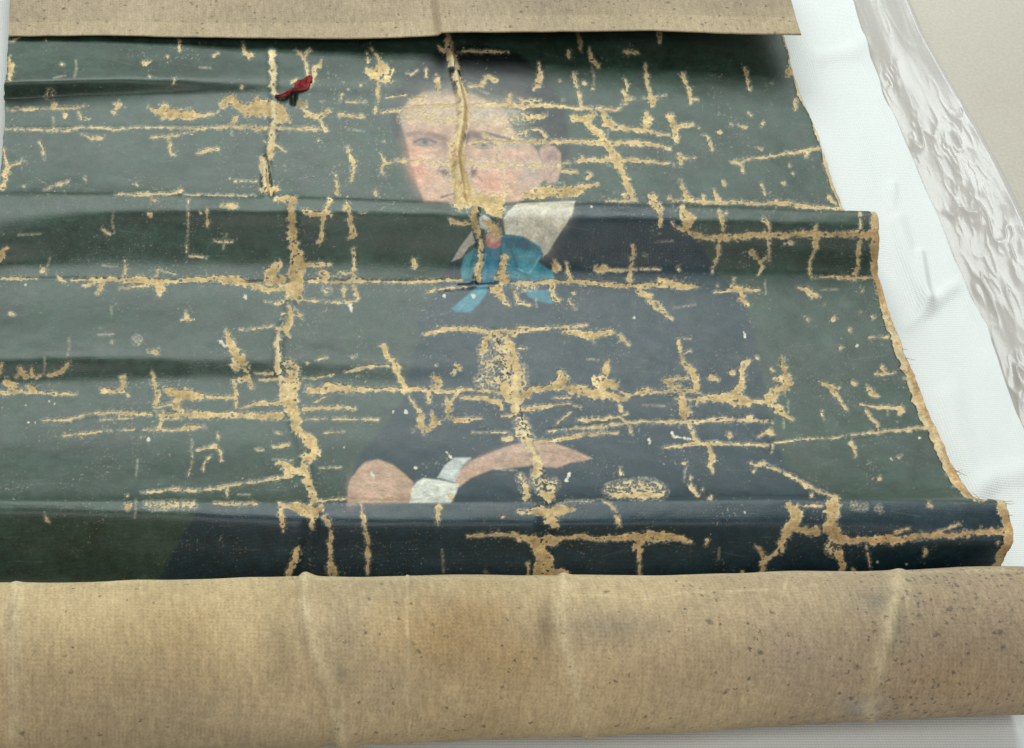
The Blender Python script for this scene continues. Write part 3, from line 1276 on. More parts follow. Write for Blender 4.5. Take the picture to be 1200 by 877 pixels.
glow(523, 203.5, 8, 3.8, (.040, .020, .022), .98, .35)
glow(555, 202, 4.4, 7.5, (.07, .04, .04), .92, .4)
line([(512, 204), (514, 198), (518, 195)], .9, (.20, .12, .10), .6)
line([(517, 232), (524, 229.5), (531, 227.5)], 1.2, (.10, .05, .04), .8)
line([(560, 233), (578, 232), (592, 235)], 1.1, (.10, .055, .045), .8)
line([(561, 208), (565, 213)], .8, (.19, .115, .095), .6)
line([(641, 176), (651, 180), (652, 196), (645, 206)], 1.0, (.25, .14, .115), .7)
# collar
COLL_R = [(590, 257), (595, 249), (606, 239), (674, 236), (671, 250), (664, 262), (652, 280), (647, 288), (642, 297), (636, 301), (630, 288), (612, 278), (592, 275)]
COLL_L = [(553, 271), (557, 285), (549, 290), (541, 302), (529, 307), (539, 290)]
fill(COLL_R, (.52, .475, .365), 1.2, R_COLLAR)
fill(COLL_L, (.34, .32, .26), 1.2, R_COLLAR)
glow(655, 255, 12, 20, (.46, .42, .35), .6, .6)
glow(600, 255, 10, 12, (.42, .42, .35), .6)
glow(636, 285, 10, 14, (.40, .37, .31), .6, -.5)
fill([(561, 255), (567, 252), (574, 256), (576, 263), (570, 270), (563, 267)], (.42, .44, .43), 1.2, R_COLLAR)
# bow
fill([(586, 276), (604, 276), (604, 332), (584, 332)], (.014, .10, .135), 2.0, R_BOW)
fill([(569, 288), (586, 289), (584, 310), (579, 330), (566, 331), (564, 318), (567, 300)], (.018, .150, .225), 1.5, R_BOW)
fill([(590, 276), (612, 277), (633, 289), (637, 299), (630, 307), (648, 319), (651, 331), (600, 331), (588, 300)], (.022, .165, .215), 1.4, R_BOW)
fill([(592, 279), (612, 279), (628, 289), (622, 296), (606, 291), (592, 292)], (.010, .090, .140), 2.4)
fill([(606, 300), (622, 294), (632, 300), (620, 320), (607, 314)], (.045, .215, .265), 1.8)
line([(633, 300), (627, 311), (620, 321), (608, 316)], .9, (.12, .30, .34), .8)
fill([(558, 290), (544, 300), (540, 315), (541, 330), (552, 331), (559, 306)], (.040, .185, .215), 1.4, R_BOW)
line([(547, 302), (545, 318)], 1.6, (.05, .20, .25), .5)
fill([(571, 335), (560, 336), (546, 348), (529, 362), (534, 366), (551, 367), (561, 357), (571, 343)], (.040, .185, .245), 2.0, R_BOW)
fill([(614, 340), (645, 340), (647, 357), (628, 353), (619, 348)], (.025, .150, .195), 1.6, R_BOW)
line([(590, 280), (600, 296), (606, 313)], 1.2, (.010, .075, .11), .7)
line([(603, 316), (622, 326), (646, 329)], 1.0, (.012, .09, .13), .6)
line([(556, 294), (552, 310), (550, 328)], 1.0, (.014, .10, .14), .6)
line([(575, 292), (573, 310), (571, 328)], 1.2, (.012, .10, .17), .6)
line([(565, 341), (552, 352), (538, 362)], 1.0, (.09, .25, .30), .6)
fill([(569, 283), (571, 274), (578, 271), (586, 276), (587, 288), (579, 292), (571, 289)], (.36, .14, .12), 1.6, R_BROOCH)
glow(580, 275, 6, 6, (.40, .29, .13), .8)
# hands and cuffs
fill([(407, 590), (408, 572), (411, 562), (420, 550), (428, 542), (443, 539), (460, 545), (475, 557), (485, 567), (481, 590)], SKIN * np.array([.88, .90, .92]), 1.8, R_HAND1)
glow(440, 575, 20, 14, (.52, .34, .25), .5)
glow(412, 575, 5, 18, (.40, .24, .19), .6)
line([(430, 553), (440, 556), (446, 555)], .8, (.30, .19, .16), .5)
line([(474, 560), (478, 572), (477, 586)], .9, (.36, .22, .18), .4)
fill([(532, 572), (534, 556), (551, 541), (576, 531), (600, 522), (622, 518), (650, 520), (675, 529), (694, 538), (682, 541), (668, 543), (653, 549), (625, 546), (600, 549), (576, 551), (551, 561), (539, 571)], SKIN * np.array([.82, .80, .82]), 1.8, R_HAND2)
glow(590, 532, 30, 6, (.46, .31, .24), .6, -.3)
line([(625, 528), (650, 531), (672, 537)], .8, (.27, .15, .14), .6)
line([(630, 538), (650, 540), (665, 541)], .8, (.30, .16, .15), .6)
line([(628, 522), (652, 524), (672, 531)], .8, (.50, .34, .27), .5)
fill([(480, 590), (483, 572), (488, 566), (496, 561), (518, 564), (538, 568), (534, 580), (528, 590)], (.50, .505, .43), 1.3, R_CUFF1)
glow(508, 566, 16, 3, (.58, .58, .51), .5)
fill([(513, 560), (521, 546), (533, 537), (552, 537), (541, 548), (533, 566)], (.44, .46, .43), 1.4, R_CUFF2)
line([(533, 560), (541, 548), (551, 539)], 1.2, (.30, .28, .25), .5)

# brush-worked unevenness, rubbed paint near damage showing the ground
COLR *= (1 + .16 * n_b + .10 * n_a)[..., None]
CHIP = np.array([.60, .52, .36])
rub = np.clip(sstep(-2.6, .3, F) * .42 * (0.6 + .8 * n_a), 0, 1)[..., None]
COLR[:] = COLR * (1 - rub) + CHIP * rub
pm = sstep(-.3, .5, P)[..., None] * .9
COLR[:] = COLR * (1 - pm) + np.array([.62, .58, .45]) * pm
scr = np.full((RH, RW), -30, np.float32)
for i in range(260):
    x, y = rng.uniform(-20, 1150), rng.uniform(60, 670)
    a = rng.choice([0, 0, math.pi / 2]) + rng.normal(0, .2)
    L = rng.uniform(6, 45)
    stroke(scr, [(x, y, .15), (x + L * math.cos(a), y + L * math.sin(a), .3)], 2)
sm = (sstep(-.8, .3, scr) * (.10 + .10 * n_b))[..., None].clip(0, 1)
COLR[:] = COLR * (1 - sm) + np.array([.28, .27, .20]) * sm
np.clip(COLR, .004, .9, out=COLR)

# colour of the naked canvas
LIN = np.zeros((RH, RW, 3), np.float32)
LIN[:] = (.54, .395, .200)
tr = (sstep(850, 1150, gx)[None, :] * np.ones((RH, 1)))[..., None].astype(np.float32)
LIN[:] = LIN * (1 - .75 * tr) + np.array([.48, .30, .145]) * .75 * tr
LIN *= (1 + .36 * n_c + .26 * n_b + .16 * n_a)[..., None]
th = vnoise((RH, RW), 1.6, 33, 1, 6.0) * .5 + vnoise((RH, RW), 7.0, 34, 1, .22) * .5
LIN *= (1 + .38 * th + .16 * vnoise((RH, RW), 14, 35, 2))[..., None]
pl = sstep(2.2, -.4, LOSS)[..., None] * .8                # thin cracks keep pale ground
LIN[:] = LIN * (1 - pl) + np.array([.60, .48, .30]) * (1 + .3 * n_a[..., None]) * pl
def stain_and_light(cx, cy, rx, ry, col, a):
    global COLR
    keep = COLR
    COLR = LIN
    glow(cx, cy, rx, ry, col, a)
    COLR = keep
stain_and_light(347, 122, 10, 8, (.26, .21, .13), .85)
stain_and_light(355, 118, 8, 6, (.24, .19, .13), .8)
stain_and_light(344, 116, 3.5, 6, (.04, .04, .015), .97)  # darkness of the hole painted into the pit
stain_and_light(348, 318, 14, 14, (.30, .20, .09), .6)
stain_and_light(345, 262, 6, 40, (.34, .24, .11), .5)
stain_and_light(540, 195, 8, 22, (.36, .27, .14), .6)
stain_and_light(556, 262, 5, 14, (.24, .17, .07), .7)
stain_and_light(530, 65, 6, 14, (.30, .20, .10), .7)
stain_and_light(676, 42, 8, 20, (.24, .15, .06), .8)
stain_and_light(1030, 300, 6, 60, (.42, .24, .08), .7)
for pts in ([(524, 55), (529, 72), (534, 98), (540, 128), (539, 148), (535, 168)], [(535, 205), (538, 232)], [(317, 60), (320, 100), (321, 140), (318, 165)],
            [(309, 190), (310, 225)], [(562, 285), (560, 315)], [(326, 395), (328, 440), (340, 465)], [(604, 440), (606, 480), (620, 520), (632, 545)]):
    for (ax, ay), (bx, by) in zip(pts[:-1], pts[1:]):
        for t in np.linspace(0, 1, max(2, int(abs(by - ay) / 5))):
            stain_and_light(ax + (bx - ax) * t, ay + (by - ay) * t, 2.6, 5, (.76, .64, .40), .5)  # bright lips of the tears painted in as pale cream
np.clip(LIN, .01, .8, out=LIN)

# ---- relief: puckered tears, folds, slits ------------------------------------
REL = np.zeros((RH, RW), np.float32)
def relief(pts, h, w, side=0.0):
    f = np.full((RH, RW), -60, np.float32)
    stroke(f, [(x, y, 0.0) for x, y in pts], w * 3)
    d = -f
    REL[:] += np.where(d < 50, h * np.exp(-(d / w) ** 2), 0)
    if side:
        # one lip stands higher than the other
        s = np.full((RH, RW), -60, np.float32)
        stroke(s, [(x + w * 1.1, y, 0.0) for x, y in pts], w * 3)
        REL[:] += np.where(-s < 50, -side * np.exp(-(s / (w * .8)) ** 2), 0)
V1a = [(318, 55), (320, 100), (322, 140), (319, 165), (313, 190), (313, 228)]
V1b = [(341, 236), (344, 270), (347, 310), (345, 345), (336, 372), (326, 405), (327, 440), (340, 462), (345, 500), (356, 530), (362, 560), (367, 588)]
V1c = [(366, 592), (364, 630), (350, 690)]
V2a = [(524, 45), (529, 70), (535, 95), (542, 125), (542, 145), (538, 165), (535, 185), (538, 210), (542, 234)]
V2b = [(560, 238), (556, 262), (563, 285), (561, 315), (556, 331)]
V2c = [(578, 392), (584, 425), (600, 455), (606, 490), (620, 520), (630, 545), (638, 586)]
V2d = [(641, 590), (640, 640), (634, 690)]
relief(V1a, .0018, 6)
relief(V1b, .0014, 6.5)
relief(V1c, -.0030, 9)
relief(V2a, .0056, 5.0, .0022)
relief(V2b, .0022, 4.5, .0012)
relief(V2c, .0018, 6, .0008)
relief(V2d, -.0036, 9)
relief([(311, 185), (314, 205), (318, 228)], -.0045, 2.2)
relief([(313, 188), (309, 210), (311, 228)], .0030, 2.6)
relief([(538, 334), (560, 333), (585, 332)], -.0012, 1.1)
relief([(508, 341), (545, 338), (585, 336)], .0010, 2.2)
relief([(326, 405), (326, 438)], -.0016, 1.6)
relief([(538, 219), (538, 228)], -.006, 1.4)
relief([(344, 110), (344, 120)], -.006, 3)
relief([(0, 328), (90, 327), (200, 330), (300, 331), (345, 331)], -.0006, 2.4)
relief([(345, 330), (480, 330), (600, 331), (700, 334), (820, 336)], -.0005, 2.4)
relief([(0, 152), (150, 151), (260, 150), (380, 153)], .0006, 3)
relief([(80, 493), (130, 484), (260, 487), (340, 488)], .0006, 3)
relief([(640, 506), (760, 496), (900, 494)], .0006, 3)
relief([(900, 522), (1000, 513), (1095, 501)], .0007, 3)
relief([(600, 445), (740, 468), (860, 470)], .0005, 4)

def sample(field, qx, qy):
    fx = np.clip((qx - RX0) * RS - .5, 0, RW - 1.001)
    fy = np.clip((qy - RY0) * RS - .5, 0, RH - 1.001)
    ix, iy = fx.astype(np.int32), fy.astype(np.int32)
    tx, ty = (fx - ix).astype(np.float32), (fy - iy).astype(np.float32)
    if field.ndim == 3:
        tx, ty = tx[..., None], ty[..., None]
    return ((field[iy, ix] * (1 - tx) + field[iy, ix + 1] * tx) * (1 - ty)
            + (field[iy + 1, ix] * (1 - tx) + field[iy + 1, ix + 1] * tx) * ty)

# ------------------------------------------------------------------ painting
painting = bpy.data.objects.new('damaged_painting', None)
painting.location = ((XL + XR) / 2, 1.05, Z_CLOTH)
COL.objects.link(painting)
painting['label'] = 'cracked oil portrait on unrolled canvas with flaking dark paint, seated figure with blue bow'
painting['category'] = 'painting'
bpy.context.view_layer.update()
ORG = np.array(painting.location, np.float32)

rel = sample(REL, QX, QY)
fv = sample(F, QX, QY)
mrow = np.interp(np.nanmedian(QY[:, -60:], axis=1), [40, 240, 250, 340, 380, 440, 560, 586, 600, 670], [2, 3, 6, 6, 9, 12, 12, 9, 9, 10])
mrow = mrow + 2.2 * vnoise((NR, 1), 9, 401, 2)[:, 0] + 1.5 * vnoise((NR, 1), 30, 402, 2)[:, 0]
fv = np.maximum(fv, np.minimum((mrow[:, None] - (1 - us)[None, :] * 1085) * .8, 6))
film_h = 0.00012 + 0.00026 * sstep(.25, -.9, fv)
def grid_normals(x, y, z):
    p = np.stack([x, y, z], -1)
    n = np.cross(np.gradient(p, axis=1), -np.gradient(p, axis=0))
    n /= np.linalg.norm(n, axis=-1, keepdims=True) + 1e-12
    return n
NRM = grid_normals(X0, Y0, Z0)
X0, Y0, ZL = X0 + NRM[..., 0] * rel, Y0 + NRM[..., 1] * rel, Z0 + NRM[..., 2] * rel

# linen sheet (every second grid line) with a doubled edge for thickness
ri = np.unique(np.concatenate([np.arange(0, NR, 2), [NR - 1]]))
ci = np.unique(np.concatenate([np.arange(0, NX, 2), [NX - 1]]))
sub = np.ix_(ri, ci)
lx, ly, lz = X0[sub], Y0[sub], ZL[sub]
lc = sample(LIN, QX[sub], QY[sub])
T = 0.0014
def skirt(a, off_first, off_last):
    return np.concatenate([a[:, :1] + off_first, a, a[:, -1:] + off_last], 1)
lx2, ly2, lz2 = skirt(lx, .0008, -.0008), skirt(ly, 0, 0), skirt(lz, -T, -T)
lc2 = np.concatenate([lc[:, :1], lc, lc[:, -1:]], 1)
nr, nc = lx2.shape
me = quad_mesh('linen_canvas', np.stack([lx2, ly2, lz2], -1).reshape(-1, 3) - ORG, grid_quads(nr, nc)[:, ::-1], lc2.reshape(-1, 3))
lin = link('linen_canvas', me, ML, painting)
lin['label'] = 'bare ochre linen showing through cracks and flaked losses'

# paint film, cut into the things it depicts
fx_, fy_, fz_ = (a + NRM[..., i] * film_h for i, a in enumerate((X0, Y0, ZL)))
verts = np.stack([fx_, fy_, fz_], -1).reshape(-1, 3).astype(np.float32) - ORG
cols = sample(COLR, QX, QY).reshape(-1, 3)
quads = grid_quads(NR, NX)[:, ::-1]
fq = .25 * (fv[:-1, :-1] + fv[1:, :-1] + fv[:-1, 1:] + fv[1:, 1:])
rq = REG[np.clip(((QY[:-1, :-1] - RY0) * RS).astype(int), 0, RH - 1), np.clip(((QX[:-1, :-1] - RX0) * RS).astype(int), 0, RW - 1)]
keep = fq < 0.12
parts = {
 R_BG: ('background_paint', 'dark grey-green background paint with cracks'),
 R_HAIR: ('painted_hair', 'dark hair of the portrait'),
 R_COAT: ('painted_coat', 'dark blue coat of the portrait'),
 R_FACE: ('painted_face', 'pale pink face split by a torn crease'),
 R_COLLAR: ('painted_collar', 'wide off-white collar'),
 R_BOW: ('painted_bow', 'bright blue neck bow'),
 R_HAND1: ('painted_hand', 'rounded hand resting beside the cuff'),
 R_HAND2: ('painted_hand', 'outstretched hand with long fingers'),
 R_CUFF1: ('painted_cuff', 'white cuff'),
 R_CUFF2: ('painted_cuff', 'white cuff'),
 R_EYE1: ('painted_eye', None), R_EYE2: ('painted_eye', None), R_EAR: ('painted_ear', None),
 R_BROOCH: ('painted_brooch', 'small pink brooch at the neck'),
}
made = {}
flat_keep, flat_reg = keep.ravel(), rq.ravel()
for rid, (nm, lab) in parts.items():
    q = quads[flat_keep & (flat_reg == rid)]
    if not len(q):
        continue
    u, inv = np.unique(q.ravel(), return_inverse=True)
    par = painting
    if rid in (R_EYE1, R_EYE2, R_EAR):
        par = made[R_FACE]
    if rid == R_BROOCH:
        par = made[R_BOW]
    o = link(nm, quad_mesh(nm, verts[u], inv.reshape(-1, 4), cols[u]), MP, par)
    if lab:
        o['label'] = lab
    made[rid] = o

# loose threads along the cut right edge
thr = np.random.default_rng(77)
visible = np.where((np.median(QY[:, -40:], axis=1) > 345) & (np.median(QY[:, -40:], axis=1) < 640) & (~HID[:, -5]))[0]
for k in range(26):
    i = int(thr.choice(visible))
    b0 = np.array([X0[i, -1], Y0[i, -1], ZL[i, -1]]) + NRM[i, -1] * .0006
    inward = thr.random() < .6
    b0[0] -= thr.uniform(.001, .006) if inward else .0008
    L, a = thr.uniform(.003, .009), thr.normal(0, .9) + (math.pi if inward else 0)
    pts, p, ang_ = [], b0.copy(), a
    for q in range(7):
        pts.append(p.copy())
        ang_ += thr.normal(0, .3)
        p = p + np.array([math.cos(ang_), math.sin(ang_), (.25 if inward else -.25) * (1 - q / 3)]) * L / 6
    pts = np.array(pts)
    tv_, nsd = [], 5
    for q, c in enumerate(pts):
        rr_ = .00030 * (1 - .6 * q / 6)
        for w in range(nsd):
            th = 2 * math.pi * w / nsd
            tv_.append(c + np.array([0, math.cos(th), math.sin(th)]) * rr_ + np.array([math.cos(th) * rr_ * .5, 0, 0]))
    tqd = [[q * nsd + w, q * nsd + (w + 1) % nsd, (q + 1) * nsd + (w + 1) % nsd, (q + 1) * nsd + w] for q in range(6) for w in range(nsd)]
    link('frayed_thread', quad_mesh('frayed_thread', np.array(tv_) - ORG, np.array(tqd), np.tile(np.array([[.55, .37, .18]]), (len(tv_), 1))), ML, painting)

# ---- rolled near end: reverse of the canvas outwards ---------------------------
NXR, NA = 520, 250
ur = np.linspace(0, 1, NXR)
xr_ = XL - 0.001 + (XR - XL + 0.004) * ur
cy_, cz_, cr_ = (np.interp(xr_, xs, a) for a in (rcy, rcz, rcr))
# dense over the outside turn, sparse inside
ang = np.concatenate([np.linspace(-80, -105, 12, endpoint=False), np.linspace(-105, -330, 200, endpoint=False),
                      np.linspace(-330, -780, NA - 212)])
A = np.radians(ang)[:, None]
rad = cr_[None, :] - 0.0042 * np.clip((-ang - 350) / 360, 0, 9)[:, None] - .0003
dent = 0.0030 * vnoise((NA, NXR), 110, 51, 2, .9) + 0.0006 * vnoise((NA, NXR), 34, 52, 2, .8)
endf = sstep(-90, -150, ang)[:, None]
rad = rad + dent * endf
XX = np.repeat(xr_[None, :], NA, 0)
YY = cy_[None, :] + rad * np.cos(A)
ZZ = cz_[None, :] + rad * np.sin(A)
rqx, rqy = project(XX, YY, ZZ)
vis = ((ang < -130) & (ang > -322))[:, None]
def pline(pts, px, py):
    d = np.full(px.shape, 1e9)
    sd = np.zeros(px.shape)
    for (ax, ay), (bx, by) in zip(pts[:-1], pts[1:]):
        dd, t = seg_dist(px, py, ax, ay, bx, by)
        s = px - (ax + (bx - ax) * t)
        sd = np.where(dd < d, s, sd)
        d = np.minimum(d, dd)
    return d, sd
RCOL = np.zeros((NA, NXR, 3))
RCOL[:] = (.49, .370, .210)
tone = vnoise((NA, NXR), 90, 61, 3, 1.2)[..., None]
RCOL *= 1 + .20 * tone + .10 * vnoise((NA, NXR), 28, 62, 3, .8)[..., None]
hue = sstep(-.2, .5, vnoise((NA, NXR), 70, 63, 2, 1.4))[..., None]
RCOL = RCOL * (1 - .45 * hue) + np.array([.40, .325, .22]) * .45 * hue
fx1 = sstep(560, 1150, rqx)[..., None]
RCOL = RCOL * (1 - fx1) + np.array([.375, .285, .190]) * (1 + .12 * tone) * fx1
def rglow(cx, cy, rx, ry, col, a):
    global RCOL
    m = (a * np.exp(-((rqx - cx) / rx) ** 2 - ((rqy - cy) / ry) ** 2) * vis)[..., None]
    RCOL = RCOL * (1 - m) + np.array(col) * m
rglow(520, 745, 70, 45, (.42, .275, .13), .8)
rglow(560, 720, 40, 20, (.36, .235, .115), .6)
rglow(600, 770, 50, 30, (.40, .27, .13), .6)
rglow(330, 760, 20, 40, (.33, .245, .14), .6)
rglow(405, 740, 22, 40, (.36, .28, .18), .6)
rglow(800, 790, 90, 30, (.42, .31, .19), .5)
rglow(1120, 800, 60, 30, (.40, .27, .15), .5)
rglow(930, 770, 60, 40, (.37, .30, .22), .5)
rglow(210, 730, 60, 40, (.42, .30, .15), .6)
rglow(640, 735, 12, 30, (.24, .18, .10), .8)
rglow(14, 730, 6, 28, (.20, .17, .11), .7)
rglow(720, 735, 60, 18, (.27, .22, .16), .6)
rglow(1030, 705, 30, 14, (.20, .19, .15), .6)
rglow(1050, 735, 12, 22, (.19, .17, .13), .7)
rglow(1010, 830, 25, 12, (.27, .27, .24), .7)
rglow(1022, 798, 5, 7, (.50, .37, .20), .9)
rglow(400, 790, 9, 9, (.17, .15, .11), .5)
dR = np.zeros((NA, NXR))
CRE = [([(352, 660), (350, 690), (349, 712), (356, 745), (366, 780), (375, 805), (390, 850), (398, 890)], .0030, 13, 1),
       ([(654, 660), (655, 690), (653, 715), (655, 750), (665, 790), (680, 845), (690, 890)], .0017, 10, 1),
       ([(1060, 690), (1052, 725), (1045, 755), (1036, 785), (1028, 815), (1026, 850)], .0012, 12, -1),
       ([(14, 690), (12, 730), (10, 780)], .0009, 9, 1),
       ([(476, 800), (474, 815), (478, 832)], .0010, 2.2, 1)]
for pts, h, w, sg in CRE:
    d, s = pline(pts, rqx, rqy)
    s = s * sg
    # a soft raised lip beside a shallow trough
    dR += h * np.exp(-((s - w * .5) / (w * .75)) ** 2) * vis
    dR -= h * .9 * np.exp(-((s + w * .55) / (w * .6)) ** 2) * vis
    pale = np.exp(-((s - w * .5) / (w * .9)) ** 2) * .8 * vis * (0.6 + .5 * vnoise((NA, NXR), 10, 71, 2))  # highlight on the crease lip, painted as paler colour
    pale = np.clip(pale, 0, 1)[..., None]
    RCOL = RCOL * (1 - pale) + np.array([.64, .52, .33]) * pale
SCR = [([(660, 699), (690, 697), (720, 699), (755, 703), (780, 699), (800, 694), (850, 693), (900, 691)], 1.4, .8),
       ([(300, 678), (480, 678), (700, 677), (900, 672), (1190, 668)], 2.6, .5),  # bright upper rim of the roll, its highlight painted in
       ([(0, 683), (150, 681), (300, 679)], 3.2, .5),  # the same painted rim highlight, left end
       ([(654, 705), (653, 745)], 1.4, .9), ([(373, 785), (372, 805)], 2.2, .8), ([(505, 684), (507, 696)], 2, .5),
       ([(752, 684), (754, 702)], 1.4, .5), ([(922, 680), (919, 692)], 2, .7), ([(388, 830), (391, 846)], 2, .7),
       ([(950, 686), (958, 686)], 2, .6), ([(1065, 690), (1063, 712)], 2, .6), ([(475, 808), (478, 830)], 1.2, .6)]
for pts, w, a in SCR:
    d, _ = pline(pts, rqx, rqy)
    m = np.clip(a * np.exp(-(d / w) ** 2) * vis * (.75 + .5 * vnoise((NA, NXR), 7, 81, 2)), 0, 1)[..., None]
    RCOL = RCOL * (1 - m) + np.array([.56, .46, .28]) * m
rad2 = rad + dR
YY = cy_[None, :] + rad2 * np.cos(A)
ZZ = cz_[None, :] + rad2 * np.sin(A)
mould = .02 + .07 * sstep(330, 450, rqx) - .05 * sstep(480, 620, rqx) + .10 * sstep(700, 900, rqx) + .55 * sstep(960, 1130, rqx)
mould = np.clip(mould * (1 + 1.1 * vnoise((NA, NXR), 60, 91, 2, 1.0)), 0, .85)
me = quad_mesh('rolled_end', np.stack([XX, YY, ZZ], -1).reshape(-1, 3) - ORG, grid_quads(NA, NXR),
               np.clip(RCOL, .02, .7).reshape(-1, 3), {'mould': mould.ravel()})
ro = link('rolled_end', me, MR, painting)
ro['label'] = 'rolled-up near end showing the stained brown reverse of the canvas'

# ---- flap folded back over the far end -----------------------------------------
NF, NFX = 110, 520
uf = np.linspace(0, 1, NFX)
xf = XL + (XR - XL) * uf
ybase = np.interp(xf, xs, Y0[0])
zbase = np.interp(xf, xs, Z0[0])
pxe = np.interp(xf, [XL, XR], [12, 928])
edge_row = np.interp(pxe, [12, 80, 120, 300, 430, 514, 517, 600, 760, 860, 928], [42.5, 42, 41.5, 44.5, 45.0, 41.5, 38.6, 37, 36.0, 39.5, 40.5])
edge_z = np.interp(pxe, [12, 100, 300, 510, 518, 700, 928], [-.0085, -.0075, -.003, .001, .009, .014, .017])
edge_row = edge_row + .5 * vnoise((1, NFX), 14, 95, 2)[0]
yedge = y_at(edge_row, edge_z)
loopr = .011 + .5 * (edge_z + .010)
fold_y = ybase + 0.035
VF = np.zeros((NF, NFX, 3))
for i in range(NF):
    t = i / (NF - 1)
    if t < .35:                       # half loop upwards
        a = -math.pi / 2 + math.pi * (t / .35)
        y = fold_y + loopr * np.cos(a)
        z = zbase + loopr + loopr * np.sin(a)
    else:
        s = (t - .35) / .65
        y = fold_y + (yedge - fold_y) * s
        z = zbase + 2 * loopr + (edge_z - zbase - 2 * loopr) * (s * s * (3 - 2 * s))
    VF[i] = np.stack([xf, y, z], -1)
VF[0, :, 1], VF[0, :, 2] = ybase - .001, zbase - .0004
VF[:, :, 2] += (0.0008 * vnoise((NF, NFX), 30, 97, 2, 2.0)) * np.linspace(0, 1, NF)[:, None]
# thickness at the free edge
last = VF[-1].copy(); last[:, 2] -= .0014; last[:, 1] += .0006
under = VF[-8].copy(); under[:, 2] -= .0014
VF = np.concatenate([VF, last[None], under[None]], 0)
FC = np.zeros(VF.shape[:2] + (3,))
FC[:] = (.36, .285, .195)
FC *= 1 + .15 * vnoise(VF.shape[:2], 40, 98, 3, 1.5)[..., None]
FC[-14:-2] = FC[-14:-2] * .6 + np.array([.46, .37, .23]) * .4
me = quad_mesh('folded_flap', VF.reshape(-1, 3) - ORG, grid_quads(NF + 2, NFX)[:, ::-1], FC.reshape(-1, 3),
               {'mould': np.full(VF.shape[0] * NFX, .12)})
fo = link('folded_flap', me, MR, painting)
fo['label'] = 'far end of the canvas folded back, brown reverse up'

# ------------------------------------------------------------------ red scrap
def surf_point(px, py):
    d = (QX[::4, ::4] - px) ** 2 + (QY[::4, ::4] - py) ** 2
    i, j = np.unravel_index(np.argmin(d), d.shape)
    return X0[i * 4, j * 4], Y0[i * 4, j * 4], ZL[i * 4, j * 4]
spine = [(321, 113, 1.2, .0010), (325, 115, 2.6, .0018), (331, 114, 3.4, .0030), (337, 110.5, 3.2, .0036), (342.5, 107, 2.4, .0030),
         (347, 105, 4.6, .0036), (351, 102, 7.6, .0044), (355, 98, 8.2, .0050), (359, 94.5, 6.6, .0044), (362, 91, 4.8, .0030), (364, 88, 2.4, .0014)]
NS = 44
tq_ = np.linspace(0, len(spine) - 1, NS)
sp = pchip(np.arange(len(spine)), np.array(spine, float), tq_)
x0, y0, z0 = surf_point(343, 104)
mpp = (1.0 / FOC) * (y0 * CP - (z0 - CAM_H) * SP)           # metres per photo pixel here
NCR = 15
sv = []
nn = vnoise((NS, NCR), 4, 123, 2) * 2.0
ragged = vnoise((NS, 2), 2.2, 124, 2)
for i in range(NS):
    cx, cy, w, h = sp[i]
    j0, j1 = max(i - 1, 0), min(i + 1, NS - 1)
    tx, ty = sp[j1, 0] - sp[j0, 0], (sp[j1, 1] - sp[j0, 1]) / SP
    L = math.hypot(tx, ty)
    nx_, ny_ = -ty / L, tx / L
    for j in range(NCR):
        v = -1 + 2 * j / (NCR - 1)
        w_ = w * (1 + .35 * ragged[i, 0 if v < 0 else 1])
        X = x0 + (cx + nx_ * w_ * v - 343) * mpp
        Y = y0 - ((cy - 104) / SP + ny_ * w_ * v) * mpp
        fold = 0.5 + 0.5 * math.cos(v * 5.2 + i * .22)
        Z = z0 + .0010 + h * (1 - .75 * v * v) * (.45 + .55 * fold) + nn[i, j] * .0004
        sv.append((X, Y, Z))
sv = np.array(sv)
so = np.array([x0, y0, z0])
top = sv - so
bot = top.copy(); bot[:, 2] = np.minimum(top[:, 2] - .0007, 1)
gq = grid_quads(NS, NCR)
allq = [gq, gq[:, ::-1] + NS * NCR]
idx = np.arange(NS * NCR).reshape(NS, NCR)
ring = np.concatenate([idx[0, :], idx[1:, -1], idx[-1, -2::-1], idx[-2:0:-1, 0]])
r2 = np.roll(ring, -1)
allq.append(np.stack([ring, ring + NS * NCR, r2 + NS * NCR, r2], -1))
so_ = link('cloth_scrap', quad_mesh('cloth_scrap', np.concatenate([top, bot]), np.concatenate(allq)), MRED)
so_.location = so
so_['label'] = 'tiny crumpled red cloth scrap lying on a flaked crack of the painting'
so_['category'] = 'fabric scrap'

# ------------------------------------------------------------------ white cloth
def ground(px, py, z):
    y = y_at(py, z)
    return x_at(px, y, z), y
CE = [(980, -80), (1000, 0), (1010, 37), (1020, 68), (1031, 93), (1036, 113), (1050, 138), (1063, 170), (1080, 207), (1100, 254),
      (1118, 303), (1138, 348), (1157, 382), (1167, 415), (1180, 455), (1191, 485), (1205, 515), (1240, 600), (1290, 720), (1350, 900), (1400, 1050)]
ce = np.array([ground(a, b_, Z_CLOTH + .004) for a, b_ in CE])
NCY, NCX = 620, 170
yv = np.linspace(ce[-1, 1] + .001, ce[0, 1] + .12, NCY)
edge_x = np.interp(yv, ce[::-1, 1], ce[::-1, 0])
x_left = -0.42
mid_x = np.minimum(XR - .03, edge_x - .05)
tcx = np.linspace(0, 1, 130)
CX = np.concatenate([x_left + (mid_x[:, None] - x_left) * np.linspace(0, 1, 40, endpoint=False)[None, :],
                     mid_x[:, None] + (edge_x - mid_x)[:, None] * tcx[None, :]], 1)
CY = np.repeat(yv[:, None], NCX, 1)
cpx, cpy = project(CX, CY, Z_CLOTH)
CZ = np.full(CX.shape, Z_CLOTH) + .0022
wr = np.zeros(CX.shape)
wr += .0040 * vnoise(CX.shape, 70, 201, 2, .5) + .0006 * vnoise(CX.shape, 20, 202, 2, 1)
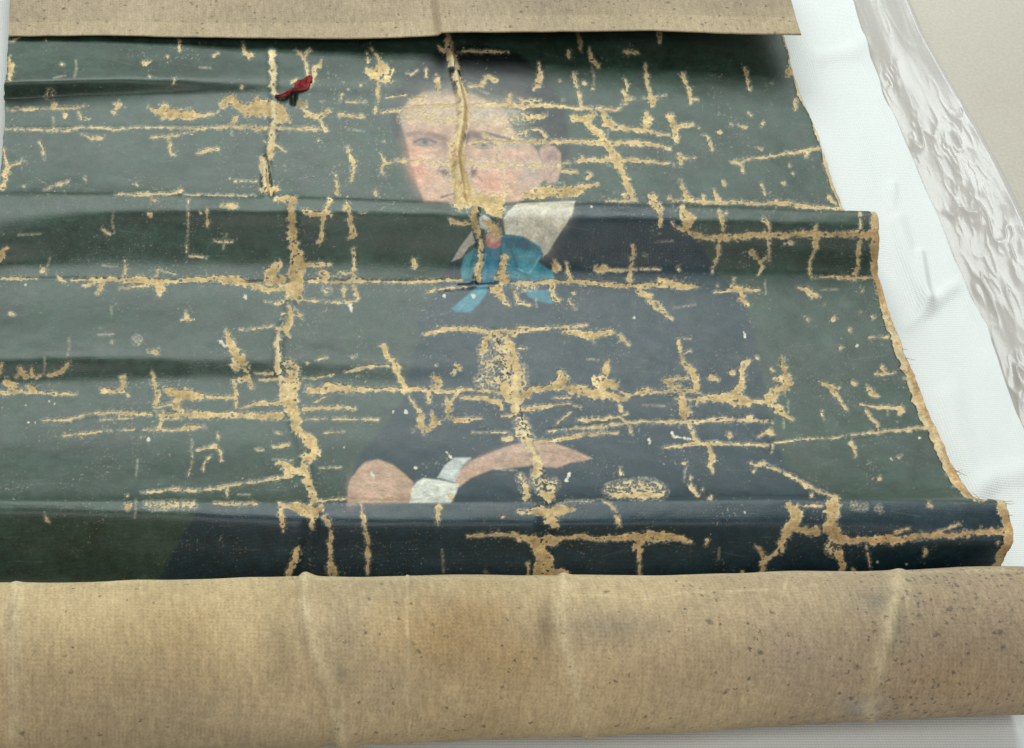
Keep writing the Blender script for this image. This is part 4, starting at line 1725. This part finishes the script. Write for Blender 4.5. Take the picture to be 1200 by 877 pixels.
FOLDS = [([(1050, 262), (1062, 300), (1072, 330), (1082, 358)], .005, 11), ([(1078, 300), (1082, 330), (1086, 356)], .004, 6),
         ([(1060, 385), (1085, 365), (1115, 340)], .004, 10), ([(1045, 220), (1043, 245)], .003, 8),
         ([(960, 70), (1000, 62), (1020, 50)], .004, 12), ([(1140, 585), (1165, 565), (1195, 558)], .004, 16),
         ([(1110, 470), (1120, 520), (1150, 570)], .003, 16), ([(1020, 290), (1040, 330), (1060, 360)], -.004, 14)]
for pts, h, w in FOLDS:
    d, _ = pline(pts, cpx, cpy)
    wr += h * np.exp(-(d / w) ** 2)
# kept low beneath the painting
ins = sstep(XR + .004, XR + .035, CX)
under_mask = np.maximum(ins, sstep(XL - .002, XL - .03, CX))
CZ += np.where(wr > 0, wr, wr * .5) * (under_mask * .9)
CZ -= (1 - under_mask) * .0010
CZ[:, 40:] += .0025 * sstep(.9, 1.0, tcx)[None, :] * (0.5 + .5 * vnoise((NCY, 1), 30, 203, 2))
vt = np.stack([CX, CY, CZ], -1)
rim = vt[:, -1].copy(); rim[:, 2] -= .0030; rim[:, 0] -= .001
vt = np.concatenate([vt, rim[:, None]], 1)
co_ = np.array([0.25, 1.2, Z_CLOTH])
me = quad_mesh('cotton_cloth', vt.reshape(-1, 3) - co_, grid_quads(NCY, NCX + 1))
cl = link('cotton_cloth', me, MC)
cl.location = co_
cl['label'] = 'white cotton cloth spread beneath the painting, wrinkled along its edge'
cl['category'] = 'cloth'

# ------------------------------------------------------------------ plastic film
PR = [(1040, -80), (1066, 0), (1082, 35), (1108, 80), (1126, 110), (1146, 145), (1166, 180), (1183, 215), (1200, 252), (1225, 310), (1252, 380), (1275, 450), (1300, 520), (1330, 600), (1380, 740), (1430, 900)]
PL = [(960, -80), (985, 0), (1000, 37), (1020, 93), (1040, 138), (1070, 207), (1090, 254), (1108, 303), (1128, 348), (1147, 382), (1168, 440), (1180, 480), (1195, 520), (1230, 600), (1290, 740), (1350, 900)]
zp, P_H = Z_TABLE + .004, .034
# the film rises from under the cloth to a soft tube-like fold, then drops to the table
pr = np.array([ground(a, b_, zp + P_H) for a, b_ in PR])
plf = np.array([ground(a, b_, zp) for a, b_ in PL])
NPY, NPX = 640, 190
yp = np.linspace(max(pr[-1, 1], plf[-1, 1]), min(pr[0, 1], plf[0, 1]) + .1, NPY)
xr2 = np.interp(yp, pr[::-1, 1], pr[::-1, 0])
xl2 = np.interp(yp, plf[::-1, 1], plf[::-1, 0])
xr2 = xr2 + .0015 * vnoise((NPY, 1), 40, 301, 2)[:, 0]
tp = np.linspace(0, 1.16, NPX)
PX = xl2[:, None] + (xr2 - xl2)[:, None] * tp[None, :]
PY = np.repeat(yp[:, None], NPX, 1)
prof = np.where(tp < .9, (tp / .9) ** 1.15, np.sqrt(np.clip(1 - ((tp - .9) / .26) ** 2, 0, 1)))
sag = .0026 * vnoise((NPY, NPX), 90, 305, 2, .7) * sstep(.1, .4, tp)[None, :] * sstep(1.1, .9, tp)[None, :]
PZ = zp + P_H * prof[None, :] + sag
qpx, qpy = project(PX, PY, PZ)
def ridged(scale, seed, aspect):
    return 1 - np.abs(vnoise((NPY, NPX), scale, seed, 2, aspect)) * 2
# crumples, gathered where the film has been creased most
crumple = np.zeros((NPY, NPX))
for cx, cy, rx, ry, a in ((1042, 95, 12, 26, 1.), (1072, 165, 10, 40, .8), (1118, 170, 26, 34, 1.), (1135, 240, 26, 34, 1.2),
                          (1155, 320, 14, 44, 1.), (1190, 450, 16, 36, 1.2), (1180, 300, 18, 60, .5)):
    crumple += a * np.exp(-((qpx - cx) / rx) ** 2 - ((qpy - cy) / ry) ** 2)
crumple = np.clip(crumple, 0.05, 1.2) * sstep(.06, .22, tp)[None, :] * sstep(1.12, .95, tp)[None, :]
r1 = np.clip(ridged(30, 302, .9), 0, 1) ** 3
r2 = np.clip(ridged(13, 303, 1.1), 0, 1) ** 2
r3 = vnoise((NPY, NPX), 6, 304, 2, 1.2)
PZ = PZ + crumple * (.0046 * r1 + .0010 * r2 + .0002 * r3)
po = np.array([0.7, 1.4, zp])
me = quad_mesh('plastic_sheet', np.stack([PX, PY, PZ], -1).reshape(-1, 3) - po, grid_quads(NPY, NPX))
pl_ = link('plastic_sheet', me, MF)
pl_.location = po
pl_['label'] = 'strip of crumpled clear plastic film lying beside the white cloth'
pl_['category'] = 'plastic film'
